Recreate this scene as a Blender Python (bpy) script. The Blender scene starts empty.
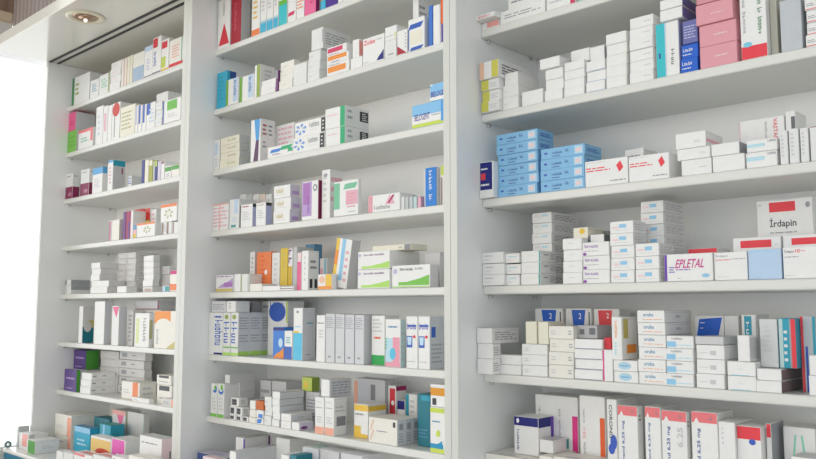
import bpy, bmesh, math, random
from mathutils import Vector, Matrix
random.seed(11)
AMB_LO,AMB_HI,WIN,FRONT,KEY,EXPO,BAND_Z,BAND_W=.35,.28,2.3,1.90,4,-.06,.05,.25
D=bpy.data; COL=bpy.context.scene.collection
STY=['bgray',
'bgray;r F 0 0 .2 1 red;r F .3 0 .45 .6 royal;r F .8 0 1 1 tealb',
'blue2;t F .1 .5 .7 .75 white ~5;l F .08 .2 .6 .35 1 white',
'blue3;a2 F 0 0 1 .35 orange;e F .5 .35 .9 .65 skyl;r F 0 .9 1 1 navy',
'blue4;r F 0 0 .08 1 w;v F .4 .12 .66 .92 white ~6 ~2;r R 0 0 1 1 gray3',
'cream',
'cream2',
'cream;e F .4 .4 .8 .9 yelo',
'cream;l F .1 .2 .8 .85 5 olive',
'cream;r F .85 0 1 1 grayd;l F .7 .3 .8 .7 1 gray',
'cream;t F .4 .4 .85 .75 olive ~6;r R 0 0 1 1 grayb',
'creamp;l F .2 .2 .7 .9 5 lgray',
'cyan2;r F 0 .25 1 1 orange',
'cyan4;l F .2 .3 .8 .6 2 skyl;r F 0 .8 1 1 skyb;r T 0 0 1 1 steel;l R .3 .2 .7 .8 4 tealb',
'gloss;l F .2 .3 .6 .9 6 lgray',
'gray2',
'gray2;r F .1 .3 .35 .7 dgray;r F .6 .3 .9 .8 dgray',
'gray3',
'gray3;l T .1 .2 .9 .9 4 lgray',
'grayb',
'grayb;l F .2 .2 .7 .9 5 lgray',
'grayb;r F .5 .8 1 1 yelg',
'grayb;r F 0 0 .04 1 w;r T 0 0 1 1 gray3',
'green5;l F .1 .2 .9 .8 3 green;r R 0 0 1 1 silver',
'lavp',
'lblue;r F .4 0 1 .9 tealg',
'maroon2;r F .5 0 1 .6 purple2',
'mustard;l F .4 .5 .6 .9 3 gold',
'nav3',
'navy2',
'navy2;r F 0 .7 1 1 yelg',
'navys;r T 0 0 1 1 lavp;l T .3 .3 .7 .5 1 royal',
'olivy;r F 0 .75 1 1 cream',
'orangd;l F .2 .3 .8 .7 2 verm',
'orangr;l F .3 .05 .6 .95 8 verm;e F .55 .42 .75 .55 white',
'pblue;l F .05 .9 .8 .95 1 skyb;r F .95 0 1 1 lblue;l F .05 .03 .4 .06 1 gray',
'peri;l F .1 .2 .9 .8 5 lav',
'pinkb;e F .5 .25 .75 .3 crim;r R 0 0 1 1 crimd',
'pinkl',
'pinkw;l T .3 .3 .7 .5 1 salmon',
'pinkw;r F .0 0 1 .75 rosem',
'plum;r F 0 .6 1 1 gray',
'purple2',
'purple3;l F .15 .5 .85 .7 1 violetl;l F .15 .1 .7 .2 1 violetl;r R 0 0 1 1 green6',
'purple;l F .3 .2 .8 .6 3 navy',
'red2',
'red3;w',
'redd;v F .3 .25 .6 .8 redl ~8;r R 0 0 1 1 gray3',
'rose2',
'rose;l F .4 .4 .75 .5 1 pinkw',
'rose;l F .4 .42 .75 .55 1 pinkw',
'rosem;l F .2 .3 .8 .6 2 crim;r R 0 0 1 1 silver',
'silver2',
'silver2;l F .1 .2 .8 .8 3 w2;l R .1 .3 .3 .8 1 grayd',
'silver2;l F .1 .3 .8 .6 2 lavp',
'silver2;l F .1 .85 .9 .95 2 gray',
'silver2;l F .2 .1 .8 .9 7 gray',
'silver2;l F .2 .2 .8 .7 2 w2;l R .2 .3 .8 .6 1 gray',
'silver2;r F .1 .3 .3 .8 gray;l F .5 .4 .65 .7 1 grayd;r F 0 0 1 .07 grayd',
'silver2;r F .2 .1 .9 .6 brownp',
'silver2;r F .8 0 1 1 coralp;l F .1 .2 .7 .7 2 gray',
'silver2;r F .98 0 1 1 tealg;r F 0 0 .04 1 olivg',
'silver2;y2 F .3 .6 .9 .95 rosem;r F 0 .9 1 1 salmon',
'silver;l F .1 .2 .9 .8 3 gray',
'silver;l F .1 .2 .9 .8 6 gray',
'silver;l F .1 .2 .9 .9 4 mintg;l T .1 .2 .9 .9 4 mintg',
'silver;l F .1 .6 .9 .9 3 gray',
'silver;l F .1 .7 .9 .95 6 gray;l F .3 .08 .6 .16 1 grayd',
'silver;l T .1 .2 .9 .9 3 lgray',
'silver;r F .0 .5 .12 .95 coralp;r F .55 .6 .7 .9 grayd',
'silver;r F .94 0 1 1 maroon;r F 0 0 1 .1 maroon',
'sky2;r F 0 .0 1 .25 w;t F .04 .22 .7 .55 purple BELOGENT;r F 0 .9 .1 1 w',
'sky2;r F 0 0 1 .16 yelg2;r F 0 .16 .75 .5 w;t F .07 .3 .45 .58 purple BELOGENT;r F .73 .1 .86 .95 skyd;l F .5 .38 .7 .48 1 gray',
'sky;e F .08 .45 .16 .65 royal;t F .27 .42 .5 .66 nav ~8;t F .57 .48 .66 .75 nav ~2;r F .78 .15 .96 .85 skyl;e F .8 .3 .92 .7 pinkw;l F .27 .15 .45 .28 1 navy;l R .15 .3 .85 .7 2 royal',
'steel',
'tealb;r F .3 0 .45 1 skyb;r T 0 0 1 1 tealg',
'tealb;r F 0 0 .25 1 tealp;l F .3 .1 .5 .8 5 white;r F .72 0 1 1 red;r F .62 0 .72 1 gray',
'tealk;l F .1 .15 .8 .35 3 steel;r F .3 .88 1 .97 tealb',
'tealk;r T 0 0 1 1 tealk',
'tealp',
'turq;l F .2 .2 .7 .9 6 tealb;r R .3 .8 1 1 nav',
'w',
'w2',
'w2;e F .05 .62 .9 .98 nav2;t F .1 .88 .8 .99 nav2 ~4;r F .92 .6 1 1 yelg',
'w2;e F .1 .68 .9 .9 nav3;e F .2 .76 .8 .95 white;r F .0 0 1 .1 green3;l F .2 .2 .8 .6 4 lgray;e F .4 .8 .8 .97 green3',
'w2;e F .3 .72 .9 .95 nav3;e F .2 .8 .7 1 white;r F .0 0 1 .1 green3;l F .2 .2 .8 .6 4 lgray;e F .5 .8 .8 .95 green3',
'w2;l F .05 .05 .95 .95 7 pinkl',
'w2;l F .05 .85 .9 .97 1 violet;a2 F .1 .25 1 .8 violetl;r F .5 .3 1 .55 violetm;r F 0 0 1 .2 gold2',
'w2;l F .1 .3 .4 .6 1 lgray',
'w2;l F .1 .3 .9 .9 3 nav2',
'w2;l F .1 .4 .4 .6 1 lgray',
'w2;l F .2 .2 .5 .9 6 lgray',
'w2;l F .2 .2 .7 .9 5 lgray',
'w2;l F .2 .3 .8 .6 1 lblue',
'w2;l F .2 .3 .8 .8 4 mintg;r F .9 0 1 1 olivg',
'w2;l F .2 .3 .8 .8 4 steel',
'w2;l F .3 .1 .7 .9 6 lavp',
'w2;l F .3 .1 .8 .3 1 gray',
'w2;l F .3 .2 .7 .5 3 nav',
'w2;l F .4 .1 .7 .9 7 gray',
'w2;l R .1 .2 .9 .8 5 gray;r F .93 .3 1 .9 gray',
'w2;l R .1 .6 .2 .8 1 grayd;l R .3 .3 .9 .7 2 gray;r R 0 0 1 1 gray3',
'w2;q T .1 .3 .9 .7 redp;e F .6 .2 .8 .6 green6',
'w2;r F .0 .0 .1 1 olivg;r F .8 0 1 1 grayb',
'w2;r F .05 0 .25 .95 brown2;r F .55 0 .75 .95 brown2;l F .3 .2 .5 .8 4 gray',
'w2;r F .1 0 .25 .95 brown2',
'w2;r F .15 0 1 1 green6;l R .3 .3 .8 .6 2 lgray',
'w2;r F .2 .5 .7 .9 lblue;l F .3 .1 .6 .4 3 lav',
'w2;r F .35 .2 .95 1 salmon;r R .05 0 .3 1 grayb;l R .5 .3 .9 .6 2 lgray',
'w2;r F .4 .0 1 .1 purple;l F .1 .4 .6 .6 2 lgray',
'w2;r F .5 .5 .9 1 lblue;r F .2 .05 .7 .13 tealg;l F .3 .2 .8 .4 3 lblue',
'w2;r F .6 .1 .8 1 cyan;r F 0 .3 .4 .7 pinkl',
'w2;r F .82 0 1 1 purple;e F .2 .35 .45 .65 olive;l R .2 .3 .8 .6 2 gray;r R .92 0 1 1 plum',
'w2;r F 0 .97 1 1 maroon;r F 0 0 .03 1 maroon',
'w2;r F 0 0 .14 1 dgreen;l F .2 .3 .4 .8 3 olivg',
'w2;r F 0 0 .8 .95 rosep',
'w2;r F 0 0 1 .47 maroon;e F .4 .1 .9 .25 rosep;l F .2 .85 .7 .93 1 grayd;r R 0 0 1 .47 maroon;l R .2 .85 .7 .93 1 grayd',
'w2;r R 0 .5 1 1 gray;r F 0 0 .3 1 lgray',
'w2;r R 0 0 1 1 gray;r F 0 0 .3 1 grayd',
'w2;r T 0 0 1 1 w;r T .1 .6 .9 .9 coral',
'w2;t F .05 .3 .4 .42 grayd ~3;e F .65 .68 .9 .82 greenb;l F .1 .85 .6 .95 1 gray',
'w2;v F .1 .25 .85 .78 nav2 ~4;r F 0 0 1 .07 yelg3;r F 0 .17 1 .2 green3;e F .2 .84 .7 .95 olivg;r R 0 0 1 .1 yelg3;r R 0 .1 1 1 silver;l R .1 .6 .9 .9 5 gray;l R .1 .3 .9 .5 3 gray',
'w2;v F .45 .2 .98 .82 nav2 ~7;r F .4 0 1 .05 navy;l F .4 .85 .9 .95 1 nav2',
'w2;y2 F .05 .7 1 .98 rosem;r R 0 0 1 1 silver',
'w3',
'w3;l F .1 .3 .3 .7 2 lgray;l F .8 .3 .95 .7 2 gray',
'w3;l F .2 .45 .6 .55 1 olive',
'w3;l F .3 .45 .65 .52 1 plum;r F .86 .7 .94 .9 blk;g F .05 .1 .2 .5 peach;g F .05 .5 .2 .9 peach;r R 0 0 1 1 silver;r R .25 .6 .75 .85 gray;l R .2 .1 .8 .5 4 gray',
'w3;l T .2 .1 .6 .2 2 gray;r T .02 .02 .98 .04 gray',
'w3;l T .2 .1 .6 .3 2 gray',
'w3;r F .15 .7 .85 .95 blk;l F .2 .2 .8 .4 1 gray',
'w3;r F .62 .02 .92 1 orangr;l F .1 .3 .5 .6 2 lgray;l R .2 .2 .8 .8 2 lgray',
'w3;r F .75 0 1 .9 coralp;l F .1 .3 .6 .5 2 lgray',
'w3;r F .8 0 1 1 coralp;l F .3 .4 .5 .6 1 steel',
'w3;r F .8 0 1 1 salmon',
'w3;r F 0 .6 1 .95 green6',
'w3;r F 0 .66 .7 1 orange;e F .05 .4 .75 .8 w3;v F .1 .1 .2 .5 gray ~6;a2 F .55 0 .95 .25 gold2',
'w3;r F 0 .82 1 1 magd;r F 0 .05 1 .35 orangr',
'w3;r F 0 0 1 .12 red2;l F .2 .3 .7 .8 5 salmon;r F .85 .1 .9 1 tealg',
'w3;r F 0 0 1 .5 pblued',
'w;a2 F .12 .05 1 .42 yelg3;r F .12 .05 1 .18 yelg3;t F .2 .75 .85 .86 plum ~9 ~9;e F .02 .7 .1 .88 lav',
'w;a2 F .18 .1 .98 .55 green3;r F .18 .1 .98 .25 green3;t F .22 .76 .58 .9 char ~9;t F .62 .78 .82 .9 gray ~6;e F .04 .62 .14 .85 lav;r F .02 .02 .98 .06 yelg3;r R 0 0 1 1 gray3',
'w;a3 F 0 .02 1 .38 redd;l F .8 .2 .9 .9 5 gray',
'w;a4 F .35 .45 .95 1 skyd;a5 F .3 0 .85 .5 plum2;l R .15 .6 .4 .9 3 redd;l R .55 .6 .8 .9 3 grayd;l R .15 .3 .4 .5 2 gray',
'w;e F .0 .3 .3 .9 orangd;e F .5 .3 .7 .7 gray',
'w;e F .02 .62 .95 1 red3;r F .28 .05 .38 .65 grayd',
'w;e F .1 .2 .5 .35 olive',
'w;e F .1 .2 .7 .8 red;r T 0 0 1 1 silver',
'w;e F .1 .3 .75 .44 royal;e F .3 .36 .98 .55 royal;v F .22 .5 .55 .93 char CORONIS',
'w;e F .2 .15 .75 .85 bwave;l F .3 .4 .65 .6 1 blue',
'w;f F .0 .1 .4 .9 bluef;t F .48 .5 .8 .85 gray ~7;l F .5 .3 .75 .35 1 lgray;r F .86 .05 1 .95 blk;l F .9 .15 .95 .85 3 w',
'w;g F .2 .3 .42 .9 mint;h F .55 .3 .78 .9 mint;l F .02 .4 .2 .5 2 dgray',
'w;l F .03 .55 .6 .75 2 red;d F .74 .45 .9 .88 red;l F .6 .1 .95 .2 1 gray;l F .03 .9 .5 .94 1 lgray',
'w;l F .1 .2 .7 .6 2 gray',
'w;l F .1 .2 .8 .3 1 lgray;r R 0 0 1 1 silver2',
'w;l F .1 .2 .9 .6 6 orangr',
'w;l F .1 .25 .8 .75 4 red',
'w;l F .1 .3 .2 .7 2 lgray',
'w;l F .1 .3 .3 .7 2 lgray',
'w;l F .1 .3 .4 .6 2 gray',
'w;l F .1 .3 .9 .7 2 grey;l R .1 .3 .9 .7 2 grey',
'w;l F .1 .3 .9 .9 4 pink',
'w;l F .1 .4 .4 .5 1 lgray',
'w;l F .1 .4 .4 .6 2 pink;r F .4 .45 .7 .75 skyb;l F .15 .2 .8 .28 1 lgray;l R .1 .2 .9 .8 3 lgray',
'w;l F .1 .4 .45 .5 1 lgray;r F .5 .3 .7 .6 lgray',
'w;l F .1 .5 .6 .6 1 salmon;l F .1 .2 .8 .3 1 lgray',
'w;l F .1 .6 .4 .8 2 lgray;r F .5 .6 .8 .8 cyanp;l R .1 .2 .9 .8 4 gray',
'w;l F .1 .6 .5 .75 1 gray;l F .1 .25 .4 .4 2 lgray',
'w;l F .1 .6 .7 .7 2 pink;r F .76 0 1 1 greenb;r R 0 0 1 1 w2;l R .1 .3 .3 .9 2 gray;r R .6 .35 .95 .85 blk;l R .7 .4 .9 .8 4 w',
'w;l F .1 .8 .9 .86 1 grayd;l F .3 .5 .8 .7 3 lgray',
'w;l F .1 .82 .8 .88 1 grayd;e F .8 .05 1 .4 magp;r R 0 0 1 1 pinkw;r R .6 .5 .75 .7 grayd;r T 0 0 1 1 gray3',
'w;l F .1 .85 .8 .95 1 olive;l F .2 .3 .8 .7 4 lgray;r R 0 .85 1 1 blk;r R 0 0 1 .85 lav',
'w;l F .2 .3 .6 .9 5 lgray;e F .2 .85 .7 .93 gray;l R .1 .3 .9 .9 3 pink',
'w;l F .2 .4 .6 .5 1 olive;r R 0 0 1 1 silver;l R .3 .4 .6 .6 1 grayd',
'w;l F .2 .4 .7 .5 1 lgray',
'w;l F .2 .6 .8 .75 1 cyan;l F .1 .25 .4 .4 1 lgray',
'w;l F .2 .7 .3 .95 4 lgray',
'w;l F .2 .7 .8 .9 1 gray',
'w;l F .3 .2 .6 .8 4 lblue',
'w;l F .3 .3 .5 .9 3 gray',
'w;l F .3 .5 .6 .6 1 lgray',
'w;l F .3 .5 .8 .6 1 yelp;r F .92 0 1 1 tealg;l R .2 .55 .5 .75 1 dgray;l R .6 .2 .95 .8 5 gray',
'w;l F .4 .2 .6 .9 5 lgray;r R .15 .05 .4 .28 blk;r R .6 .05 .85 .28 blk;l R .2 .5 .8 .8 2 grayd',
'w;l F .6 .3 .85 .5 2 lgray;r R 0 .3 1 .5 pink',
'w;l F .6 .4 .85 .55 1 lgray',
'w;l F .6 .4 .9 .6 1 lgray',
'w;l F .7 .4 .9 .6 2 lgray',
'w;l R .05 .3 .2 .8 1 grayd;l R .45 .4 .6 .7 1 grayd',
'w;l R .1 .2 .9 .8 4 gray',
'w;l R .1 .3 .8 .9 6 gray',
'w;l R .2 .2 .8 .8 3 dgray',
'w;p F .17 .5 .72 .98 red;t F .5 .86 .6 .94 white 2',
'w;p F .24 .72 .78 .98 blue2;t F .52 .84 .62 .93 white 2;r F .9 .6 .95 .95 dgray',
'w;q F .06 .66 .96 .98 blue2;l F .2 .88 .36 .91 1 white;l F .2 .8 .3 .83 1 white',
'w;q F .1 .1 .8 .9 blue3',
'w;q F .1 .45 .55 .75 blue3;q F .5 .55 .99 .9 greenb;r F .8 .3 .98 .6 greenb;l F .2 .2 .55 .35 2 plum',
'w;q F 0 .12 .9 .2 crim',
'w;q F 0 .68 .95 .85 nav2;r F 0 .05 .06 .7 nav2;r F .15 .2 .85 .6 cream;q F .1 .0 .95 .12 nav2',
'w;q T .1 .2 .9 .8 redp;r F 0 .8 .6 1 redp',
'w;r F .0 .0 .2 .2 mint;l F .3 .1 .8 .3 2 pink',
'w;r F .0 .1 .35 .55 skyb;l F .35 .15 .95 .35 1 cyanp;t F .2 .7 .6 .9 gray ~7',
'w;r F .0 .55 .45 1 nav2;l F .3 .2 .9 .8 4 lblue',
'w;r F .0 0 .08 1 nav;r F .25 .55 .8 .95 green;l F .3 .2 .8 .4 2 lgray',
'w;r F .02 .1 .62 .98 violetl;r F .1 .4 .5 .95 violetm;e F .7 .72 .95 .9 grayd;e F .76 .76 .89 .86 w;v F .35 .15 .5 .6 violet ~6;r R 0 0 1 1 maroon',
'w;r F .02 0 .98 .07 navy',
'w;r F .03 .06 1 .12 red;l F .1 .3 .6 .6 2 gray',
'w;r F .05 .25 .85 .75 orange;l F .1 .8 .6 .95 1 gray',
'w;r F .05 .35 .8 .85 crim;l F .1 .08 .6 .2 1 plum',
'w;r F .05 .35 .95 .98 magp;e F .2 .05 .8 .55 w;r R 0 0 1 1 w2;l R .4 .4 .6 .6 1 gray;r T 0 0 1 1 w2',
'w;r F .05 .45 .9 .95 orange;l F .2 .1 .6 .3 1 plum',
'w;r F .05 .72 .6 .97 red2;v F .15 .2 .5 .6 nav2 ~6;r F 0 0 1 .05 grayd',
'w;r F .05 .72 .8 .94 red2;r F 0 .1 .6 .45 yelg;r F 0 0 1 .06 yelo',
'w;r F .06 .22 .92 .98 navy;r F .12 .5 .45 .68 red;l F .12 .75 .6 .85 1 white;l F .12 .3 .7 .42 1 white',
'w;r F .1 .1 .3 .85 yelgp;v F .6 .15 .82 .85 grayd ~8;r R .1 .25 .9 .8 olive',
'w;r F .1 .15 .75 .85 blk;l F .1 .4 .75 .5 1 gray;l R .2 .2 .8 .8 4 grayd',
'w;r F .1 .3 .6 1 lav',
'w;r F .1 .3 .6 1 nav2',
'w;r F .1 0 .8 .06 cyan;l F .4 .45 .6 .5 1 lgray',
'w;r F .1 0 1 .06 blue',
'w;r F .16 .76 .81 .93 red;l F .86 .8 .95 .84 1 lgray',
'w;r F .18 .1 .65 .98 tealb;v F .3 .2 .5 .9 white ~7;r F .92 0 1 1 gray',
'w;r F .2 .03 .9 .95 red2;e F .4 .6 .8 .7 white;r R 0 .9 1 1 crimd',
'w;r F .2 .3 .7 .8 pinkl',
'w;r F .2 .78 .95 .93 red',
'w;r F .23 .85 .7 .97 red;t F .23 .64 .71 .78 char İrdapin;l F .23 .58 .71 .61 1 gray;r F .12 .46 .85 .5 lavp;l F .3 .36 .6 .39 1 gray;e F .88 .88 .96 .95 gray;l F .04 .93 .09 .96 1 gray',
'w;r F .3 .1 1 .9 salmon',
'w;r F .3 0 .9 .5 blue3',
'w;r F .4 0 1 1 olivg;l R .3 .5 .8 .9 3 lgray',
'w;r F .42 .02 .48 .95 salmon;l F .05 .1 .95 .9 6 pinkl;r F .0 .95 1 1 salmon',
'w;r F .55 .1 .95 .9 dgray',
'w;r F .8 .05 1 .72 verm;u F .12 .42 .22 .58 salmon 25+;u F .13 .64 .2 .82 gray ~6;u F .12 .15 .22 .38 gray ~6',
'w;r F .8 .1 1 .5 yelp;l F .1 .2 .7 .4 1 lgray',
'w;r F .83 0 1 1 crim;l F .1 .2 .6 .5 2 lgray',
'w;r F .87 .15 1 .72 mag;u F .54 .3 .6 .82 gray ~9 ~3;u F .08 .65 .12 .85 gray ~2',
'w;r F .97 0 1 1 yelp',
'w;r F 0 .0 .3 1 pinkl',
'w;r F 0 .08 .55 .6 cyanp;r F 0 0 1 .1 pinkp;r F .5 .1 .95 .62 pinkp;e F .3 .15 .7 .4 cyan3;l F .2 .8 .8 .88 1 steel;v F 0 .35 .12 .6 green4 ~4;r R 0 0 1 1 tealp;l R .1 .1 .8 .9 6 bgray',
'w;r F 0 .1 .18 .95 dgray;r R 0 0 1 1 dgray',
'w;r F 0 .2 .25 .95 mintg;q F .4 .75 .98 .92 mintg;r F .5 .3 .98 .7 pinkl;l F .55 .2 .9 .65 5 rose;l F .6 .08 .9 .12 1 gray',
'w;r F 0 .4 .6 .65 cyanp;t F .7 .7 .98 .92 gray ~7',
'w;r F 0 .42 .4 1 verm;r F .1 0 .4 .42 purple',
'w;r F 0 .45 .6 .7 cyanp;t F .7 .75 .98 .95 gray ~7',
'w;r F 0 .45 1 .92 yelop;e F .25 .3 1 .62 red4;r F 0 0 1 .12 w',
'w;r F 0 .5 .8 .85 amber;r F .1 .08 .3 .38 blk;r F 0 .86 .8 .93 w2',
'w;r F 0 .5 1 1 red3;r F 0 .2 .9 .6 yelg',
'w;r F 0 .55 1 .9 green6;l F .2 .1 .8 .4 3 gray',
'w;r F 0 .6 1 1 steel;r F 0 .3 1 .6 pink;r F 0 0 1 .3 mustard',
'w;r F 0 .74 1 1 blue6;l F .2 .2 .8 .6 4 lavp;r R 0 .74 1 1 blue6',
'w;r F 0 .75 .6 1 yelg2;r F 0 0 .2 .7 brown2',
'w;r F 0 .75 1 1 navy;l F .2 .2 .8 .6 3 steel',
'w;r F 0 .76 1 1 navy;e F .1 .82 .22 .95 white;r R 0 .74 .8 1 navy;r R .8 .3 1 1 violet2;v F .13 .1 .22 .65 navy ~8',
'w;r F 0 .8 1 .98 yelo;r F 0 0 .5 .35 yelo;r F 0 0 1 .12 yelo;l F .1 .65 .7 .75 1 grayd;r R 0 .8 1 .95 yelo;l R .6 .4 .9 .7 2 gray',
'w;r F 0 .8 1 1 grayd;r F 0 .3 1 .5 brown2',
'w;r F 0 .83 1 1 lblue;l F .3 .2 .7 .6 4 lav;r F 0 0 1 .04 grayd',
'w;r F 0 .83 1 1 orangr;f F .2 .15 .8 .75 olive',
'w;r F 0 .83 1 1 red;e F .5 .76 .78 .84 royal;v F .2 .1 .3 .5 gray ~6',
'w;r F 0 .83 1 1 red;r R 0 0 1 1 gray',
'w;r F 0 .84 1 1 coral;r F .84 .3 1 1 coral;l F .2 .3 .7 .6 2 mintg',
'w;r F 0 .85 1 1 brown2',
'w;r F 0 .85 1 1 orangr;f F .35 .2 .8 .75 olive',
'w;r F 0 .86 1 1 red',
'w;r F 0 .87 1 1 coral;a F .1 .87 .3 .93 white;u F .2 .1 .36 .8 nav Dilatrend 6,25 mg;t F .72 .91 .82 .96 grayd ~1;l R .2 .8 .6 .9 2 dgray',
'w;r F 0 .87 1 1 coral;a F .1 .87 .3 .93 white;u F .2 .1 .36 .8 nav Dilatrend 6,25 mg;t F .72 .91 .82 .96 grayd ~1;l R .2 .8 .6 .9 2 dgray;u F .62 .55 .84 .8 lgray 6.25',
'w;r F 0 0 .06 1 violet2;i F .23 .48 .86 .8 crimv EPLETAL;l F .1 .3 .22 .55 3 violet2;l F .25 .38 .55 .46 1 violet;e F .78 .12 .93 .26 skyb;l F .28 .08 .35 .13 1 gray',
'w;r F 0 0 .1 1 char;l F .2 .85 .7 .95 1 redd;l F .25 .3 .8 .7 4 lgray;r R 0 .85 1 1 blk;r R 0 0 1 .85 lav',
'w;r F 0 0 .15 1 rose;l F .02 .3 .13 .8 3 pinkl;t F .2 .15 .72 .4 gray ~7;a F .55 .4 .85 .95 pinkl;g F .62 .45 .85 .9 crimd',
'w;r F 0 0 .16 1 mag',
'w;r F 0 0 .2 1 green2;r F .6 .08 .95 .98 lblue;v F .65 .3 .85 .9 nav ~6',
'w;r F 0 0 .22 1 yelo;r F .0 .45 .22 .75 orange;r F .4 .15 .62 1 skyb;l F .7 .1 .9 .8 5 pink;r R 0 0 1 1 gray3',
'w;r F 0 0 .25 1 peach;r F .65 0 1 1 yel;l R .1 .15 .9 .8 4 dgray',
'w;r F 0 0 .3 1 tealb;l F .4 .3 .8 .9 5 lgray',
'w;r F 0 0 .4 1 teal;r F .4 0 .45 1 lblue;r R 0 0 1 1 lav;v F .66 .18 .8 .48 dgray ~4;r F .12 .35 .2 .45 nav',
'w;r F 0 0 .42 1 yel;l F .5 .2 .9 .7 3 lgray',
'w;r F 0 0 .7 .1 yelg2;a2 F 0 .1 .6 .28 blue5;r F 0 .1 .65 .2 blue5;r F 0 .88 .7 .98 yelg2;l F .1 .65 .5 .72 1 steel;e F .3 .35 .5 .5 yelg2',
'w;r F 0 0 1 .12 orangr;l F .2 .3 .7 .8 5 yelo',
'w;r F 0 0 1 .15 red;e F .08 .14 .42 .2 cyan;v F .1 .3 .22 .98 gray ~9 ~6;v F .68 .25 .85 .98 dgreen ~7 ~3 ~2 ~6',
'w;r F 0 0 1 .16 cyan2;s F 0 .16 1 .24 cyan2;l F .2 .4 .7 .7 4 lgray',
'w;r F 0 0 1 .2 coralp;l F .1 .7 .8 .74 1 grayd;l F .1 .85 .7 .9 1 lgray;l F .2 .3 .8 .5 3 lgray;r R .2 .25 .9 .5 grayd;l R .1 .6 .9 .8 2 lgray',
'w;r F 0 0 1 .2 green4;l F .2 .5 .7 .6 1 verm;l F .1 .65 .8 .95 4 lgray',
'w;r F 0 0 1 .22 orange;e F .1 .4 .5 .9 peach;r F .55 .22 1 1 yelo',
'w;r F 0 0 1 .38 teal;r F 0 .38 1 .47 green',
'w;r F 0 0 1 .45 nav2;l F .2 .55 .8 .8 3 tealb',
'w;r F 0 0 1 .52 cyan3;r F 0 .52 .6 .56 yelo;l F .2 .62 .8 .66 1 cyan3;e F .3 .9 .6 .95 gray;r R 0 0 1 1 silver;l R .2 .1 .6 .12 1 blk;r R .3 .7 .8 .72 tealb',
'w;r F 0 0 1 .58 gold3;v F .1 .6 .8 .97 plum ~2',
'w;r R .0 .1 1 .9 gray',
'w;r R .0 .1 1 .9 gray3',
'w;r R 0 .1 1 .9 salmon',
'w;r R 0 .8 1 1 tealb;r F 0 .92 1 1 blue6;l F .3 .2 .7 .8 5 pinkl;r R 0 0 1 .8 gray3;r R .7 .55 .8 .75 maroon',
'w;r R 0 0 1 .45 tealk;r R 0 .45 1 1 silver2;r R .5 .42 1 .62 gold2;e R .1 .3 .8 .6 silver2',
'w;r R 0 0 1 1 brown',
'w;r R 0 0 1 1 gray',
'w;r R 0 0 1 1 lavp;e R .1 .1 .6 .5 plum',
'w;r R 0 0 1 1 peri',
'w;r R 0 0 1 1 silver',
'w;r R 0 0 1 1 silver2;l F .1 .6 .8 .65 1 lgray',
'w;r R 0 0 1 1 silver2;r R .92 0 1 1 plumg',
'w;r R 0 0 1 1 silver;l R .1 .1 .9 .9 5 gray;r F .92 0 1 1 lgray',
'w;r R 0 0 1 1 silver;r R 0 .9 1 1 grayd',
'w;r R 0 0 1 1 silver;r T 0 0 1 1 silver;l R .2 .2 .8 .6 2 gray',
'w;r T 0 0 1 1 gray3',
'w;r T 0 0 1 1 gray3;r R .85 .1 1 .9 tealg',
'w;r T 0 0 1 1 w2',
'w;t F .04 .8 .28 .93 dgray İrdapin;t F .32 .82 .44 .93 red 10;l F .46 .86 .58 .9 1 red;l F .04 .66 .4 .72 1 gray;l F .04 .08 .3 .12 1 lgray',
'w;t F .05 .74 .6 .92 red Zolax;l F .65 .8 .9 .88 1 grey;a2 F .65 .05 .98 .42 navy;l F .05 .06 .3 .1 1 gray',
'w;t F .05 .82 .42 .93 gray İrdapin;l F .05 .7 .5 .76 1 red;l F .55 .72 .95 .78 1 gray;l F .1 .1 .5 .14 1 lgray',
'w;t F .08 .6 .62 .85 violet ~9;l F .05 .3 .6 .4 1 grey;e F 0 0 .15 .25 violet',
'w;t F .08 .75 .9 .87 violet3 ~6;r F .08 .8 .9 .84 nav2;r F .05 .4 .55 .62 nav2;p F .1 .45 .5 .6 skyl;e F .6 .58 .85 .64 red;l F .1 .12 .8 .14 1 grayd',
'w;t F .08 .75 .9 .87 violet3 ~6;r F .08 .8 .9 .84 nav2;r F .05 .4 .55 .62 nav2;p F .1 .45 .5 .6 skyl;e F .6 .58 .85 .64 red;l F .1 .12 .8 .14 1 grayd;r R 0 0 1 1 bgray;r R .1 .6 .4 .8 nav2;l R .1 .1 .9 .5 5 gray',
'w;t F .15 .4 .6 .8 gold ~8;l F .15 .2 .8 .3 1 lgray;r R 0 0 .9 1 lavp;r R .2 .2 .9 .5 violetl',
'w;t F .22 .5 .6 .8 steel oruba;l F .2 .2 .9 .3 1 orange;l R .4 .4 .6 .6 2 dgray',
'w;v F .3 .5 .6 .9 orange ~7;v F .3 .1 .5 .4 cyan ~4;r R .1 .5 .4 .95 gold;r R .3 .15 .9 .35 orange;w',
'w;v F .76 .48 .85 .97 red VASTAREL;v F .58 .5 .63 .93 gray ~12 ~2;r F 0 0 .02 1 pink',
'w;y F .1 .06 .95 .5 red2;v F .4 .65 .6 .95 gray ~7',
'yelg;e F .2 .2 .6 .7 yelo;r R 0 0 1 1 olivg']
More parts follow.
